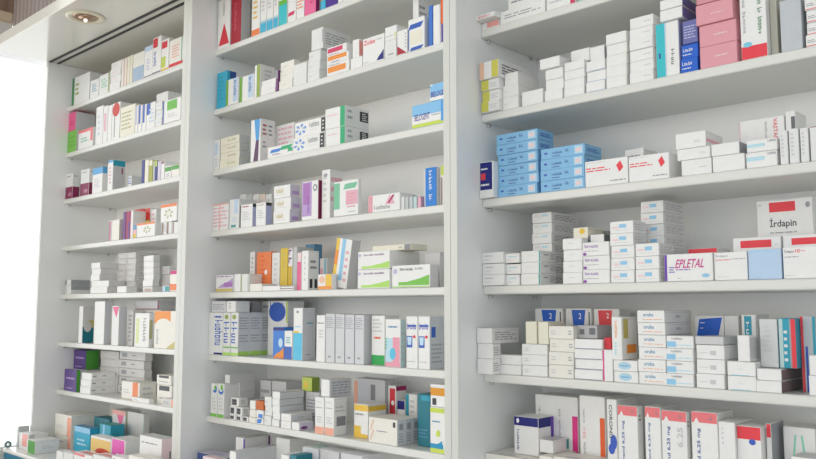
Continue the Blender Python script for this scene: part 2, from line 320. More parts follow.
ROWS=[
(-1.0329,0.0867,2.0979,0.0452,0.0890,0.0146,0.0,0.0,225,0,'white carton with pinkish end flap, top shelf right bay','medicine cartons on the top shelf of the right bay'),
(-1.0329,0.0667,2.1133,0.0484,0.0690,0.0099,0.0,0.0,156,0,'white carton with small red print, top shelf right bay','medicine cartons on the top shelf of the right bay'),
(-0.9843,0.0867,2.0979,0.1126,0.0890,0.0272,0.0,0.0,160,0,'long white carton with grey lettering, top shelf right bay','medicine cartons on the top shelf of the right bay'),
(-0.9660,0.0907,2.1259,0.0781,0.0790,0.0491,0.0,0.0,153,1,'white carton lying on long white one, top shelf right bay','medicine cartons on the top shelf of the right bay'),
(-0.8680,0.0867,2.0979,0.0664,0.0890,0.0532,0.0,0.0,232,1,'white carton with crimson right end, top shelf right bay','medicine cartons on the top shelf of the right bay'),
(-0.7946,0.0867,2.0979,0.0562,0.0890,0.0471,0.0,0.0,199,1,'white carton with faint pink print, top shelf right bay','medicine cartons on the top shelf of the right bay'),
(-1.0272,0.0737,1.9120,0.0462,0.0890,0.0226,0.2,0.0,272,0,'yellow and white carton at left wall, bottom of three, second shelf right bay','medicine cartons on the second shelf of the right bay'),
(-1.0268,0.0775,1.9350,0.0462,0.0890,0.0226,0.2,0.0,272,0,'yellow and white carton at left wall, middle of three, second shelf right bay','medicine cartons on the second shelf of the right bay'),
(-1.0265,0.0738,1.9580,0.0462,0.0890,0.0226,-0.0,0.0,272,0,'yellow and white carton at left wall, top of three, second shelf right bay','medicine cartons on the second shelf of the right bay'),
(-1.0267,0.0677,1.9813,0.0500,0.1136,0.0371,0.0,0.0,269,0,'orange white and yellow carton, second shelf right bay','medicine cartons on the second shelf of the right bay'),
(-0.9804,0.0867,1.9120,0.0397,0.0783,0.0256,0.1,0.0,162,0,'plain white carton beside yellow ones, bottom of three, second shelf right bay','medicine cartons on the second shelf of the right bay'),
(-0.9800,0.0872,1.9380,0.0392,0.0783,0.0256,-0.0,0.0,162,0,'plain white carton beside yellow ones, middle of three, second shelf right bay','medicine cartons on the second shelf of the right bay'),
(-0.9762,0.0889,1.9640,0.0338,0.0783,0.0256,0.1,0.0,162,0,'plain white carton beside yellow ones, top of three, second shelf right bay','medicine cartons on the second shelf of the right bay'),
(-0.9313,0.0867,1.9120,0.0506,0.0690,0.0291,0.0,0.0,81,0,'low lone plain white carton, second shelf right bay','medicine cartons on the second shelf of the right bay'),
(-0.8761,0.0867,1.9120,0.0412,0.1090,0.0214,-0.3,0.0,190,0,'plain white carton with grey rear print, bottom of three, second shelf right bay','medicine cartons on the second shelf of the right bay'),
(-0.8755,0.0904,1.9338,0.0412,0.1090,0.0214,0.3,0.0,190,0,'plain white carton with grey rear print, middle of three, second shelf right bay','medicine cartons on the second shelf of the right bay'),
(-0.8758,0.0899,1.9555,0.0412,0.1090,0.0214,-0.4,0.0,190,0,'plain white carton with grey rear print, top of three, second shelf right bay','medicine cartons on the second shelf of the right bay'),
(-0.8841,0.0827,1.9777,0.0465,0.0790,0.0212,0.0,0.0,81,0,'plain white carton resting askew, second shelf right bay','medicine cartons on the second shelf of the right bay'),
(-0.8310,0.0867,1.9120,0.0449,0.1090,0.0173,-0.4,0.0,81,0,'plain white carton by blue-edged neighbour, bottom of four, second shelf right bay','medicine cartons on the second shelf of the right bay'),
(-0.8324,0.0902,1.9297,0.0449,0.1090,0.0173,-0.3,0.0,81,1,'plain white carton by blue-edged neighbour, second from bottom of four, second shelf right bay','medicine cartons on the second shelf of the right bay'),
(-0.8319,0.0906,1.9474,0.0449,0.1090,0.0173,0.4,0.0,81,1,'plain white carton by blue-edged neighbour, third from bottom of four, second shelf right bay','medicine cartons on the second shelf of the right bay'),
(-0.8317,0.0905,1.9651,0.0449,0.1090,0.0173,0.0,0.0,81,0,'plain white carton by blue-edged neighbour, top of four, second shelf right bay','medicine cartons on the second shelf of the right bay'),
(-0.8267,0.1077,1.9832,0.0419,0.0790,0.0262,0.0,0.0,81,0,'plain white carton set further back, second shelf right bay','medicine cartons on the second shelf of the right bay'),
(-0.7815,0.0867,1.9120,0.0399,0.1090,0.0200,-0.3,0.0,218,0,'white carton with thin blue edge, bottom of three, second shelf right bay','medicine cartons on the second shelf of the right bay'),
(-0.7808,0.0895,1.9324,0.0399,0.1090,0.0200,0.5,0.0,218,0,'white carton with thin blue edge, middle of three, second shelf right bay','medicine cartons on the second shelf of the right bay'),
(-0.7809,0.0879,1.9528,0.0399,0.1090,0.0200,-0.1,0.0,218,0,'white carton with thin blue edge, top of three, second shelf right bay','medicine cartons on the second shelf of the right bay'),
(-0.7807,0.1027,1.9736,0.0310,0.0790,0.0315,0.0,0.0,284,0,'white carton with grey end, second shelf right bay','medicine cartons on the second shelf of the right bay'),
(-0.7382,0.0867,1.9120,0.0422,0.0990,0.0207,-0.4,0.0,234,0,'plain white carton in tall stack, bottom of five, second shelf right bay','medicine cartons on the second shelf of the right bay'),
(-0.7385,0.0879,1.9331,0.0422,0.0990,0.0207,0.1,0.0,234,1,'plain white carton in tall stack, second from bottom of five, second shelf right bay','medicine cartons on the second shelf of the right bay'),
(-0.7386,0.0894,1.9542,0.0422,0.0990,0.0207,-0.2,0.0,234,1,'plain white carton in tall stack, third from bottom of five, second shelf right bay','medicine cartons on the second shelf of the right bay'),
(-0.7379,0.0900,1.9752,0.0422,0.0990,0.0207,-0.0,0.0,234,0,'plain white carton in tall stack, second from top of five, second shelf right bay','medicine cartons on the second shelf of the right bay'),
(-0.7379,0.0886,1.9963,0.0422,0.0990,0.0207,0.2,0.0,234,0,'plain white carton in tall stack, top of five, second shelf right bay','medicine cartons on the second shelf of the right bay'),
(-0.6901,0.0867,1.9120,0.0459,0.0890,0.0204,0.5,0.0,185,1,'white carton left of teal carton, bottom of six, second shelf right bay','medicine cartons on the second shelf of the right bay'),
(-0.6902,0.0897,1.9328,0.0459,0.0890,0.0204,0.3,0.0,185,1,'white carton left of teal carton, second from bottom of six, second shelf right bay','medicine cartons on the second shelf of the right bay'),
(-0.6902,0.0899,1.9535,0.0459,0.0890,0.0204,-0.1,0.0,185,1,'white carton left of teal carton, third from bottom of six, second shelf right bay','medicine cartons on the second shelf of the right bay'),
(-0.6889,0.0867,1.9743,0.0459,0.0890,0.0204,-0.5,0.0,185,1,'white carton left of teal carton, fourth from bottom of six, second shelf right bay','medicine cartons on the second shelf of the right bay'),
(-0.6898,0.0905,1.9950,0.0459,0.0890,0.0204,-0.3,0.0,185,1,'white carton left of teal carton, second from top of six, second shelf right bay','medicine cartons on the second shelf of the right bay'),
(-0.6885,0.0904,2.0158,0.0459,0.0890,0.0204,0.4,0.0,185,1,'white carton left of teal carton, top of six, second shelf right bay','medicine cartons on the second shelf of the right bay'),
(-0.6368,0.0867,1.9120,0.0428,0.0840,0.0993,0.0,0.0,271,0,'teal and white upright carton, second shelf right bay','medicine cartons on the second shelf of the right bay'),
(-0.5915,0.0867,1.9120,0.0303,0.0840,0.0250,-0.1,0.0,2,0,'royal blue carton with white lettering, bottom of two, second shelf right bay','medicine cartons on the second shelf of the right bay'),
(-0.5911,0.0898,1.9374,0.0303,0.0840,0.0250,-0.4,0.0,2,0,'royal blue carton with white lettering, top of two, second shelf right bay','medicine cartons on the second shelf of the right bay'),
(-0.5869,0.0877,1.9633,0.0268,0.0790,0.0414,0.0,0.0,36,2,'periwinkle carton on royal blue ones, second shelf right bay','medicine cartons on the second shelf of the right bay'),
(-0.6246,0.0807,2.0121,0.0415,0.0790,0.0199,0.0,0.0,292,0,'white carton with lavender end, second shelf right bay','medicine cartons on the second shelf of the right bay'),
(-0.6268,0.0867,2.0356,0.0417,0.0790,0.0179,0.0,0.0,292,0,'white carton with violet end atop, second shelf right bay','medicine cartons on the second shelf of the right bay'),
(-0.5566,0.0867,1.9120,0.0636,0.0890,0.0379,0.3,0.0,50,1,'rose pink carton in front stack, bottom of two, second shelf right bay','medicine cartons on the second shelf of the right bay'),
(-0.5564,0.0868,1.9503,0.0636,0.0890,0.0379,0.4,0.0,50,1,'rose pink carton in front stack, top of two, second shelf right bay','medicine cartons on the second shelf of the right bay'),
(-0.5594,0.0827,1.9889,0.0639,0.0840,0.0360,0.0,0.0,49,1,'rose pink carton shifted left on stack, second shelf right bay','medicine cartons on the second shelf of the right bay'),
(-0.5577,0.0817,2.0258,0.0639,0.0840,0.0336,0.0,0.0,48,1,'rose pink carton at very top, second shelf right bay','medicine cartons on the second shelf of the right bay'),
(-0.4856,0.0867,1.9120,0.0421,0.0272,0.1489,0.0,0.0,275,2,'tall white carton with red base, second shelf right bay','medicine cartons on the second shelf of the right bay'),
(-0.4429,0.1027,1.9120,0.0111,0.0590,0.1148,0.0,0.0,6,0,'narrow cream carton by tall one, second shelf right bay','medicine cartons on the second shelf of the right bay'),
(-0.4220,0.0867,1.9120,0.0322,0.0890,0.0859,0.0,0.0,0,2,'blue-grey plain upright carton, second shelf right bay','medicine cartons on the second shelf of the right bay'),
(-0.3847,0.0867,1.9120,0.0253,0.0890,0.0195,-0.2,0.0,205,0,'white carton with red line, bottom of five, second shelf right bay','medicine cartons on the second shelf of the right bay'),
(-0.3834,0.0904,1.9319,0.0253,0.0890,0.0195,-0.2,0.0,205,0,'white carton with red line, second from bottom of five, second shelf right bay','medicine cartons on the second shelf of the right bay'),
(-0.3827,0.0889,1.9519,0.0253,0.0890,0.0195,-0.2,0.0,205,0,'white carton with red line, third from bottom of five, second shelf right bay','medicine cartons on the second shelf of the right bay'),
(-0.3841,0.0874,1.9718,0.0253,0.0890,0.0195,-0.4,0.0,205,0,'white carton with red line, second from top of five, second shelf right bay','medicine cartons on the second shelf of the right bay'),
(-0.3845,0.0895,1.9917,0.0253,0.0890,0.0195,0.5,0.0,205,0,'white carton with red line, top of five, second shelf right bay','medicine cartons on the second shelf of the right bay'),
(-1.0329,0.0727,1.7290,0.0365,0.0590,0.0764,0.0,0.0,212,2,'white carton with navy panel, third shelf right bay','medicine cartons on the third shelf of the right bay'),
(-0.9958,0.0867,1.7290,0.0985,0.0590,0.0217,-0.5,0.0,73,0,'sky blue lettered carton, bottom of six, third shelf right bay','medicine cartons on the third shelf of the right bay'),
(-0.9958,0.0888,1.7511,0.1005,0.0590,0.0217,-0.1,0.0,73,0,'sky blue lettered carton, second from bottom of six, third shelf right bay','medicine cartons on the third shelf of the right bay'),
(-0.9958,0.0891,1.7732,0.0987,0.0590,0.0217,0.3,0.0,73,0,'sky blue lettered carton, third from bottom of six, third shelf right bay','medicine cartons on the third shelf of the right bay'),
(-0.9958,0.0884,1.7953,0.0992,0.0590,0.0217,-0.4,0.0,73,0,'sky blue lettered carton, fourth from bottom of six, third shelf right bay','medicine cartons on the third shelf of the right bay'),
(-0.9981,0.0868,1.8174,0.1026,0.0590,0.0217,-0.0,0.0,73,0,'sky blue lettered carton, second from top of six, third shelf right bay','medicine cartons on the third shelf of the right bay'),
(-0.9983,0.0872,1.8395,0.1026,0.0590,0.0217,0.2,0.0,73,0,'sky blue lettered carton, top of six, third shelf right bay','medicine cartons on the third shelf of the right bay'),
(-0.8892,0.0867,1.7290,0.0998,0.0645,0.0216,0.1,0.0,73,0,'sky blue lettered carton right stack, bottom of four, third shelf right bay','medicine cartons on the third shelf of the right bay'),
(-0.8896,0.0871,1.7510,0.0998,0.0645,0.0216,-0.1,0.0,73,0,'sky blue lettered carton right stack, second from bottom of four, third shelf right bay','medicine cartons on the third shelf of the right bay'),
(-0.8911,0.0901,1.7730,0.0998,0.0645,0.0216,-0.2,0.0,73,0,'sky blue lettered carton right stack, third from bottom of four, third shelf right bay','medicine cartons on the third shelf of the right bay'),
(-0.8904,0.0907,1.7949,0.0998,0.0645,0.0216,0.4,0.0,73,0,'sky blue lettered carton right stack, top of four, third shelf right bay','medicine cartons on the third shelf of the right bay'),
(-0.7880,0.0867,1.7290,0.0891,0.0112,0.0490,0.0,0.0,152,0,'white carton with red diamond left one, third shelf right bay','medicine cartons on the third shelf of the right bay'),
(-0.6967,0.0867,1.7290,0.0775,0.0690,0.0464,0.0,0.0,152,1,'white carton with red diamond right one, third shelf right bay','medicine cartons on the third shelf of the right bay'),
(-0.7410,0.1577,1.7290,0.0386,0.0590,0.0757,0.0,0.0,177,2,'white carton standing behind diamond cartons, third shelf right bay','medicine cartons on the third shelf of the right bay'),
(-0.5965,0.0867,1.7290,0.0529,0.0790,0.0270,0.0,0.0,184,0,'long white carton left of pair, third shelf right bay','medicine cartons on the third shelf of the right bay'),
(-0.5413,0.0867,1.7290,0.0532,0.0734,0.0271,0.0,0.0,81,0,'long white carton right of pair, third shelf right bay','medicine cartons on the third shelf of the right bay'),
(-0.6040,0.0877,1.7568,0.0584,0.0790,0.0196,0.0,0.0,186,0,'white carton in second layer, third shelf right bay','medicine cartons on the third shelf of the right bay'),
(-0.5433,0.0877,1.7569,0.0471,0.0724,0.0204,0.0,0.0,290,0,'white carton second layer right side, third shelf right bay','medicine cartons on the third shelf of the right bay'),
(-0.6067,0.0887,1.7772,0.0541,0.0740,0.0277,0.0,0.0,183,0,'white carton with pink-lined end atop, third shelf right bay','medicine cartons on the third shelf of the right bay'),
(-0.4851,0.0867,1.7290,0.0487,0.0590,0.0254,0.0,0.0,241,0,'white carton with cyan stripe, third shelf right bay','medicine cartons on the third shelf of the right bay'),
(-0.4838,0.0877,1.7552,0.0480,0.0570,0.0202,0.0,0.0,239,0,'white cyan-striped carton on its twin, third shelf right bay','medicine cartons on the third shelf of the right bay'),
(-0.5219,0.1607,1.7290,0.0754,0.0490,0.0972,0.0,0.0,311,2,'tall white carton with red vertical lettering, third shelf right bay','medicine cartons on the third shelf of the right bay'),
(-0.4430,0.1577,1.7290,0.0155,0.0590,0.1021,0.0,0.0,229,0,'white carton with dark grey edge behind, third shelf right bay','medicine cartons on the third shelf of the right bay'),
(-0.4313,0.0867,1.7290,0.0119,0.0690,0.0550,0.0,0.0,91,0,'narrow white upright carton leftmost, third shelf right bay','medicine cartons on the third shelf of the right bay'),
(-0.4170,0.0867,1.7290,0.0142,0.0690,0.0560,0.0,0.0,91,0,'narrow white upright carton second, third shelf right bay','medicine cartons on the third shelf of the right bay'),
(-0.4001,0.0867,1.7290,0.0118,0.0690,0.0549,0.0,0.0,91,0,'narrow white upright carton third, third shelf right bay','medicine cartons on the third shelf of the right bay'),
(-0.3855,0.0867,1.7290,0.0144,0.0690,0.0549,0.0,0.0,113,0,'white upright carton with maroon outline, third shelf right bay','medicine cartons on the third shelf of the right bay'),
(-0.3685,0.0867,1.7290,0.0311,0.0690,0.0549,0.0,0.0,91,2,'plain white upright carton at right, third shelf right bay','medicine cartons on the third shelf of the right bay'),
(-1.0318,0.0787,1.5459,0.0546,0.0890,0.0227,-0.0,0.0,167,0,'white carton at left wall, bottom of three, fourth shelf right bay','medicine cartons on the fourth shelf of the right bay'),
(-1.0329,0.0816,1.5690,0.0546,0.0890,0.0221,-0.0,0.0,167,0,'white carton at left wall, middle of three, fourth shelf right bay','medicine cartons on the fourth shelf of the right bay'),
(-1.0334,0.0803,1.5921,0.0546,0.0890,0.0227,-0.4,0.0,167,0,'white carton at left wall, top of three, fourth shelf right bay','medicine cartons on the fourth shelf of the right bay'),
(-0.9766,0.0867,1.5459,0.0328,0.0890,0.0213,0.5,0.0,175,0,'white carton with faint blue print, bottom of three, fourth shelf right bay','medicine cartons on the fourth shelf of the right bay'),
(-0.9778,0.0892,1.5686,0.0354,0.0890,0.0202,-0.0,0.0,175,0,'white carton with faint blue print, middle of three, fourth shelf right bay','medicine cartons on the fourth shelf of the right bay'),
(-0.9782,0.0871,1.5914,0.0343,0.0890,0.0191,-0.2,0.0,175,0,'white carton with faint blue print, top of three, fourth shelf right bay','medicine cartons on the fourth shelf of the right bay'),
(-0.9398,0.0867,1.5459,0.0460,0.0574,0.0224,0.4,0.0,181,0,'white carton with teal right edge, bottom of three, fourth shelf right bay','medicine cartons on the fourth shelf of the right bay'),
(-0.9409,0.0898,1.5687,0.0460,0.0562,0.0224,0.3,0.0,181,0,'white carton with teal right edge, middle of three, fourth shelf right bay','medicine cartons on the fourth shelf of the right bay'),
(-0.9401,0.0894,1.5914,0.0460,0.0559,0.0224,0.3,0.0,181,0,'white carton with teal right edge, top of three, fourth shelf right bay','medicine cartons on the fourth shelf of the right bay'),
(-0.9432,0.1447,1.5459,0.0383,0.1040,0.0212,0.2,0.0,166,0,'pale carton of tall rear stack, bottom of seven, fourth shelf right bay','medicine cartons on the fourth shelf of the right bay'),
(-0.9418,0.1466,1.5675,0.0367,0.1040,0.0212,0.3,0.0,166,0,'pale carton of tall rear stack, second from bottom of seven, fourth shelf right bay','medicine cartons on the fourth shelf of the right bay'),
(-0.9433,0.1459,1.5892,0.0392,0.1040,0.0212,0.4,0.0,166,0,'pale carton of tall rear stack, third from bottom of seven, fourth shelf right bay','medicine cartons on the fourth shelf of the right bay'),
(-0.9512,0.1470,1.6108,0.0470,0.1040,0.0212,-0.5,0.0,166,0,'pale carton of tall rear stack, fourth from bottom of seven, fourth shelf right bay','medicine cartons on the fourth shelf of the right bay'),
(-0.9515,0.1457,1.6324,0.0470,0.1040,0.0212,0.2,0.0,166,0,'pale carton of tall rear stack, fifth from bottom of seven, fourth shelf right bay','medicine cartons on the fourth shelf of the right bay'),
(-0.9517,0.1480,1.6540,0.0470,0.1040,0.0212,0.1,0.0,166,0,'pale carton of tall rear stack, second from top of seven, fourth shelf right bay','medicine cartons on the fourth shelf of the right bay'),
(-0.9509,0.1461,1.6757,0.0470,0.1040,0.0212,0.1,0.0,166,0,'pale carton of tall rear stack, top of seven, fourth shelf right bay','medicine cartons on the fourth shelf of the right bay'),
(-0.8417,0.0867,1.5459,0.0422,0.0790,0.0216,0.3,0.0,180,0,'plain white carton left of violet print, bottom of four, fourth shelf right bay','medicine cartons on the fourth shelf of the right bay'),
(-0.8426,0.0901,1.5679,0.0422,0.0790,0.0216,0.4,0.0,180,0,'plain white carton left of violet print, second from bottom of four, fourth shelf right bay','medicine cartons on the fourth shelf of the right bay'),
(-0.8418,0.0906,1.5898,0.0422,0.0790,0.0216,0.5,0.0,180,0,'plain white carton left of violet print, third from bottom of four, fourth shelf right bay','medicine cartons on the fourth shelf of the right bay'),
(-0.8422,0.0888,1.6118,0.0422,0.0790,0.0216,-0.3,0.0,180,0,'plain white carton left of violet print, top of four, fourth shelf right bay','medicine cartons on the fourth shelf of the right bay'),
(-0.7970,0.0867,1.5459,0.0555,0.0790,0.0256,0.4,0.0,305,0,'white carton with violet print, bottom of three, fourth shelf right bay','medicine cartons on the fourth shelf of the right bay'),
(-0.7979,0.0895,1.5719,0.0555,0.0790,0.0256,0.2,0.0,305,0,'white carton with violet print, middle of three, fourth shelf right bay','medicine cartons on the fourth shelf of the right bay'),
(-0.7973,0.0874,1.5978,0.0555,0.0790,0.0256,0.3,0.0,305,0,'white carton with violet print, top of three, fourth shelf right bay','medicine cartons on the fourth shelf of the right bay'),
(-0.7994,0.1107,1.6242,0.0348,0.0490,0.0156,0.0,0.0,237,0,'dark-ended white carton on violet ones, fourth shelf right bay','medicine cartons on the fourth shelf of the right bay'),
(-0.8323,0.1127,1.6341,0.0324,0.0590,0.0216,0.0,0.0,7,0,'cream carton with orange dot, fourth shelf right bay','medicine cartons on the fourth shelf of the right bay'),
(-0.8307,0.1827,1.5459,0.0327,0.0590,0.1074,0.0,0.0,15,2,'grey carton standing in rear, fourth shelf right bay','medicine cartons on the fourth shelf of the right bay'),
(-0.7385,0.0867,1.5459,0.0465,0.0504,0.0223,0.2,0.0,163,0,'blue-logo white carton in tall stack, bottom of five, fourth shelf right bay','medicine cartons on the fourth shelf of the right bay'),
(-0.7388,0.0892,1.5686,0.0465,0.0504,0.0223,0.3,0.0,163,0,'blue-logo white carton in tall stack, second from bottom of five, fourth shelf right bay','medicine cartons on the fourth shelf of the right bay'),
(-0.7383,0.0896,1.5913,0.0465,0.0504,0.0223,-0.5,0.0,163,0,'blue-logo white carton in tall stack, third from bottom of five, fourth shelf right bay','medicine cartons on the fourth shelf of the right bay'),
(-0.7395,0.0885,1.6140,0.0465,0.0504,0.0223,0.2,0.0,163,0,'blue-logo white carton in tall stack, second from top of five, fourth shelf right bay','medicine cartons on the fourth shelf of the right bay'),
(-0.7393,0.0894,1.6367,0.0465,0.0504,0.0223,0.1,0.0,163,0,'blue-logo white carton in tall stack, top of five, fourth shelf right bay','medicine cartons on the fourth shelf of the right bay'),
(-0.6888,0.0867,1.5459,0.0447,0.0590,0.0228,-0.0,0.0,163,0,'blue-logo white carton beside violet strip, bottom of three, fourth shelf right bay','medicine cartons on the fourth shelf of the right bay'),
(-0.6883,0.0869,1.5691,0.0447,0.0590,0.0228,-0.4,0.0,163,0,'blue-logo white carton beside violet strip, middle of three, fourth shelf right bay','medicine cartons on the fourth shelf of the right bay'),
(-0.6881,0.0874,1.5923,0.0447,0.0590,0.0228,-0.3,0.0,163,0,'blue-logo white carton beside violet strip, top of three, fourth shelf right bay','medicine cartons on the fourth shelf of the right bay'),
(-0.7098,0.1507,1.5459,0.0451,0.0927,0.0216,-0.0,0.0,163,0,'blue-logo white carton of rear stack, bottom of seven, fourth shelf right bay','medicine cartons on the fourth shelf of the right bay'),
(-0.7090,0.1531,1.5679,0.0451,0.0927,0.0216,0.1,0.0,163,0,'blue-logo white carton of rear stack, second from bottom of seven, fourth shelf right bay','medicine cartons on the fourth shelf of the right bay'),
(-0.7093,0.1543,1.5900,0.0451,0.0927,0.0216,-0.5,0.0,163,0,'blue-logo white carton of rear stack, third from bottom of seven, fourth shelf right bay','medicine cartons on the fourth shelf of the right bay'),
(-0.7089,0.1518,1.6120,0.0451,0.0927,0.0216,-0.1,0.0,163,0,'blue-logo white carton of rear stack, fourth from bottom of seven, fourth shelf right bay','medicine cartons on the fourth shelf of the right bay'),
(-0.7096,0.1540,1.6340,0.0451,0.0927,0.0216,-0.1,0.0,163,0,'blue-logo white carton of rear stack, fifth from bottom of seven, fourth shelf right bay','medicine cartons on the fourth shelf of the right bay'),
(-0.7098,0.1532,1.6561,0.0451,0.0927,0.0216,-0.4,0.0,163,0,'blue-logo white carton of rear stack, second from top of seven, fourth shelf right bay','medicine cartons on the fourth shelf of the right bay'),
(-0.7086,0.1521,1.6781,0.0451,0.0927,0.0216,0.1,0.0,163,0,'blue-logo white carton of rear stack, top of seven, fourth shelf right bay','medicine cartons on the fourth shelf of the right bay'),
(-0.6331,0.0847,1.5459,0.0861,0.0540,0.0471,0.0,0.0,263,0,'white carton, crimson italic lettering and violet edge, fourth shelf right bay','medicine cartons on the fourth shelf of the right bay'),
(-0.6173,0.1487,1.5459,0.0531,0.0590,0.0598,0.0,0.0,260,1,'white carton with red top edge, fourth shelf right bay','medicine cartons on the fourth shelf of the right bay'),
(-0.5453,0.0867,1.5459,0.0547,0.0590,0.0464,0.0,0.0,304,0,'white carton with small red lettering, fourth shelf right bay','medicine cartons on the fourth shelf of the right bay'),
(-0.4886,0.0867,1.5459,0.0516,0.0590,0.0485,0.0,0.0,35,0,'pale blue plain carton, fourth shelf right bay','medicine cartons on the fourth shelf of the right bay'),
(-0.4342,0.0867,1.5459,0.0579,0.0590,0.0496,0.0,0.0,302,1,'white carton with red dosage lettering, fourth shelf right bay','medicine cartons on the fourth shelf of the right bay'),
(-0.5377,0.1527,1.5459,0.0795,0.0490,0.0745,0.0,0.0,219,0,'wide carton with red stripe behind blue, fourth shelf right bay','medicine cartons on the fourth shelf of the right bay'),
(-0.4539,0.1507,1.5459,0.0671,0.0390,0.0742,0.0,0.0,223,1,'red-striped carton standing behind at right, fourth shelf right bay','medicine cartons on the fourth shelf of the right bay'),
(-0.5145,0.2077,1.5459,0.0924,0.0440,0.1426,0.0,0.0,224,2,'largest white carton with red bar, fourth shelf right bay','medicine cartons on the fourth shelf of the right bay'),
(-1.0308,0.0577,1.3659,0.0390,0.0274,0.0305,0.3,0.0,188,0,'white carton at left end, bottom of three, fifth shelf right bay','medicine cartons on the fifth shelf of the right bay'),
(-1.0321,0.0610,1.3968,0.0390,0.0266,0.0305,0.1,0.0,188,0,'white carton at left end, middle of three, fifth shelf right bay','medicine cartons on the fifth shelf of the right bay'),
(-1.0322,0.0583,1.4277,0.0390,0.0942,0.0305,0.1,0.0,188,0,'white carton at left end, top of three, fifth shelf right bay','medicine cartons on the fifth shelf of the right bay'),
(-1.0114,0.0857,1.3659,0.0689,0.0390,0.0191,0.5,0.0,157,0,'low wide white carton, bottom of two, fifth shelf right bay','medicine cartons on the fifth shelf of the right bay'),
(-1.0104,0.0881,1.3854,0.0680,0.0390,0.0191,-0.1,0.0,157,0,'low wide white carton, top of two, fifth shelf right bay','medicine cartons on the fifth shelf of the right bay'),
(-0.9399,0.0867,1.3659,0.0595,0.0790,0.0205,-0.5,0.0,158,0,'white carton below cream uprights, bottom of three, fifth shelf right bay','medicine cartons on the fifth shelf of the right bay'),
(-0.9418,0.0890,1.3868,0.0595,0.0790,0.0205,0.1,0.0,158,0,'white carton below cream uprights, middle of three, fifth shelf right bay','medicine cartons on the fifth shelf of the right bay'),
(-0.9417,0.0892,1.4076,0.0595,0.0790,0.0205,0.4,0.0,158,0,'white carton below cream uprights, top of three, fifth shelf right bay','medicine cartons on the fifth shelf of the right bay'),
(-0.9312,0.0877,1.4289,0.0263,0.0590,0.0436,0.0,0.0,5,2,'cream upright carton left one, fifth shelf right bay','medicine cartons on the fifth shelf of the right bay'),
(-0.9011,0.0877,1.4289,0.0231,0.0590,0.0439,0.0,0.0,5,0,'cream upright carton right one, fifth shelf right bay','medicine cartons on the fifth shelf of the right bay'),
(-0.8771,0.0867,1.3659,0.0550,0.0890,0.0244,-0.1,0.0,125,0,'cream-white carton of taller stack, bottom of four, fifth shelf right bay','medicine cartons on the fifth shelf of the right bay'),
(-0.8775,0.0879,1.3907,0.0550,0.0890,0.0244,0.5,0.0,125,0,'cream-white carton of taller stack, second from bottom of four, fifth shelf right bay','medicine cartons on the fifth shelf of the right bay'),
(-0.8771,0.0905,1.4155,0.0550,0.0890,0.0244,0.4,0.0,125,0,'cream-white carton of taller stack, third from bottom of four, fifth shelf right bay','medicine cartons on the fifth shelf of the right bay'),
(-0.8766,0.0877,1.4403,0.0550,0.0890,0.0244,0.5,0.0,125,0,'cream-white carton of taller stack, top of four, fifth shelf right bay','medicine cartons on the fifth shelf of the right bay'),
(-0.8200,0.0867,1.3659,0.0590,0.0790,0.0185,-0.1,0.0,204,0,'white carton with dark blue underline, bottom of four, fifth shelf right bay','medicine cartons on the fifth shelf of the right bay'),
(-0.8205,0.0906,1.3848,0.0590,0.0790,0.0185,-0.0,0.0,204,0,'white carton with dark blue underline, second from bottom of four, fifth shelf right bay','medicine cartons on the fifth shelf of the right bay'),
(-0.8206,0.0886,1.4038,0.0590,0.0790,0.0185,-0.4,0.0,204,0,'white carton with dark blue underline, third from bottom of four, fifth shelf right bay','medicine cartons on the fifth shelf of the right bay'),
(-0.8197,0.0885,1.4227,0.0590,0.0790,0.0185,-0.2,0.0,204,0,'white carton with dark blue underline, top of four, fifth shelf right bay','medicine cartons on the fifth shelf of the right bay'),
(-0.8210,0.1027,1.4420,0.0421,0.0690,0.0248,0.0,0.0,16,1,'grey carton with dark labels, fifth shelf right bay','medicine cartons on the fifth shelf of the right bay'),
(-0.9802,0.1947,1.3659,0.0680,0.0540,0.1325,0.0,0.0,192,2,'upright carton with blue slanted logo, fifth shelf right bay','medicine cartons on the fifth shelf of the right bay'),
(-0.9047,0.1947,1.3659,0.0600,0.0540,0.1326,0.0,0.0,192,2,'second upright carton with blue slanted logo, fifth shelf right bay','medicine cartons on the fifth shelf of the right bay'),
(-0.8386,0.1947,1.3659,0.0568,0.0440,0.1318,0.0,0.0,191,2,'white carton with red slanted panel, fifth shelf right bay','medicine cartons on the fifth shelf of the right bay'),
(-0.7597,0.0867,1.3659,0.0202,0.0590,0.0573,0.0,0.0,266,0,'white carton with magenta strip, fifth shelf right bay','medicine cartons on the fifth shelf of the right bay'),
(-0.7602,0.0947,1.4240,0.0138,0.0390,0.0212,0.0,0.0,45,0,'small crimson carton, fifth shelf right bay','medicine cartons on the fifth shelf of the right bay'),
(-0.7370,0.0867,1.3659,0.0471,0.0590,0.0194,0.3,0.0,149,0,'white carton with blue wave logo, bottom of two, fifth shelf right bay','medicine cartons on the fifth shelf of the right bay'),
(-0.7389,0.0888,1.3857,0.0471,0.0590,0.0194,-0.2,0.0,149,0,'white carton with blue wave logo, top of two, fifth shelf right bay','medicine cartons on the fifth shelf of the right bay'),
(-0.7385,0.0847,1.4058,0.0198,0.0589,0.0777,0.0,0.0,310,0,'white upright carton with orange cyan lettering, fifth shelf right bay','medicine cartons on the fifth shelf of the right bay'),
(-0.6878,0.0867,1.3659,0.0518,0.1090,0.0212,0.3,0.0,309,0,'teal-lettered white carton of six, bottom of six, fifth shelf right bay','medicine cartons on the fifth shelf of the right bay'),
(-0.6895,0.0878,1.3875,0.0518,0.1090,0.0212,-0.3,0.0,309,0,'teal-lettered white carton of six, second from bottom of six, fifth shelf right bay','medicine cartons on the fifth shelf of the right bay'),
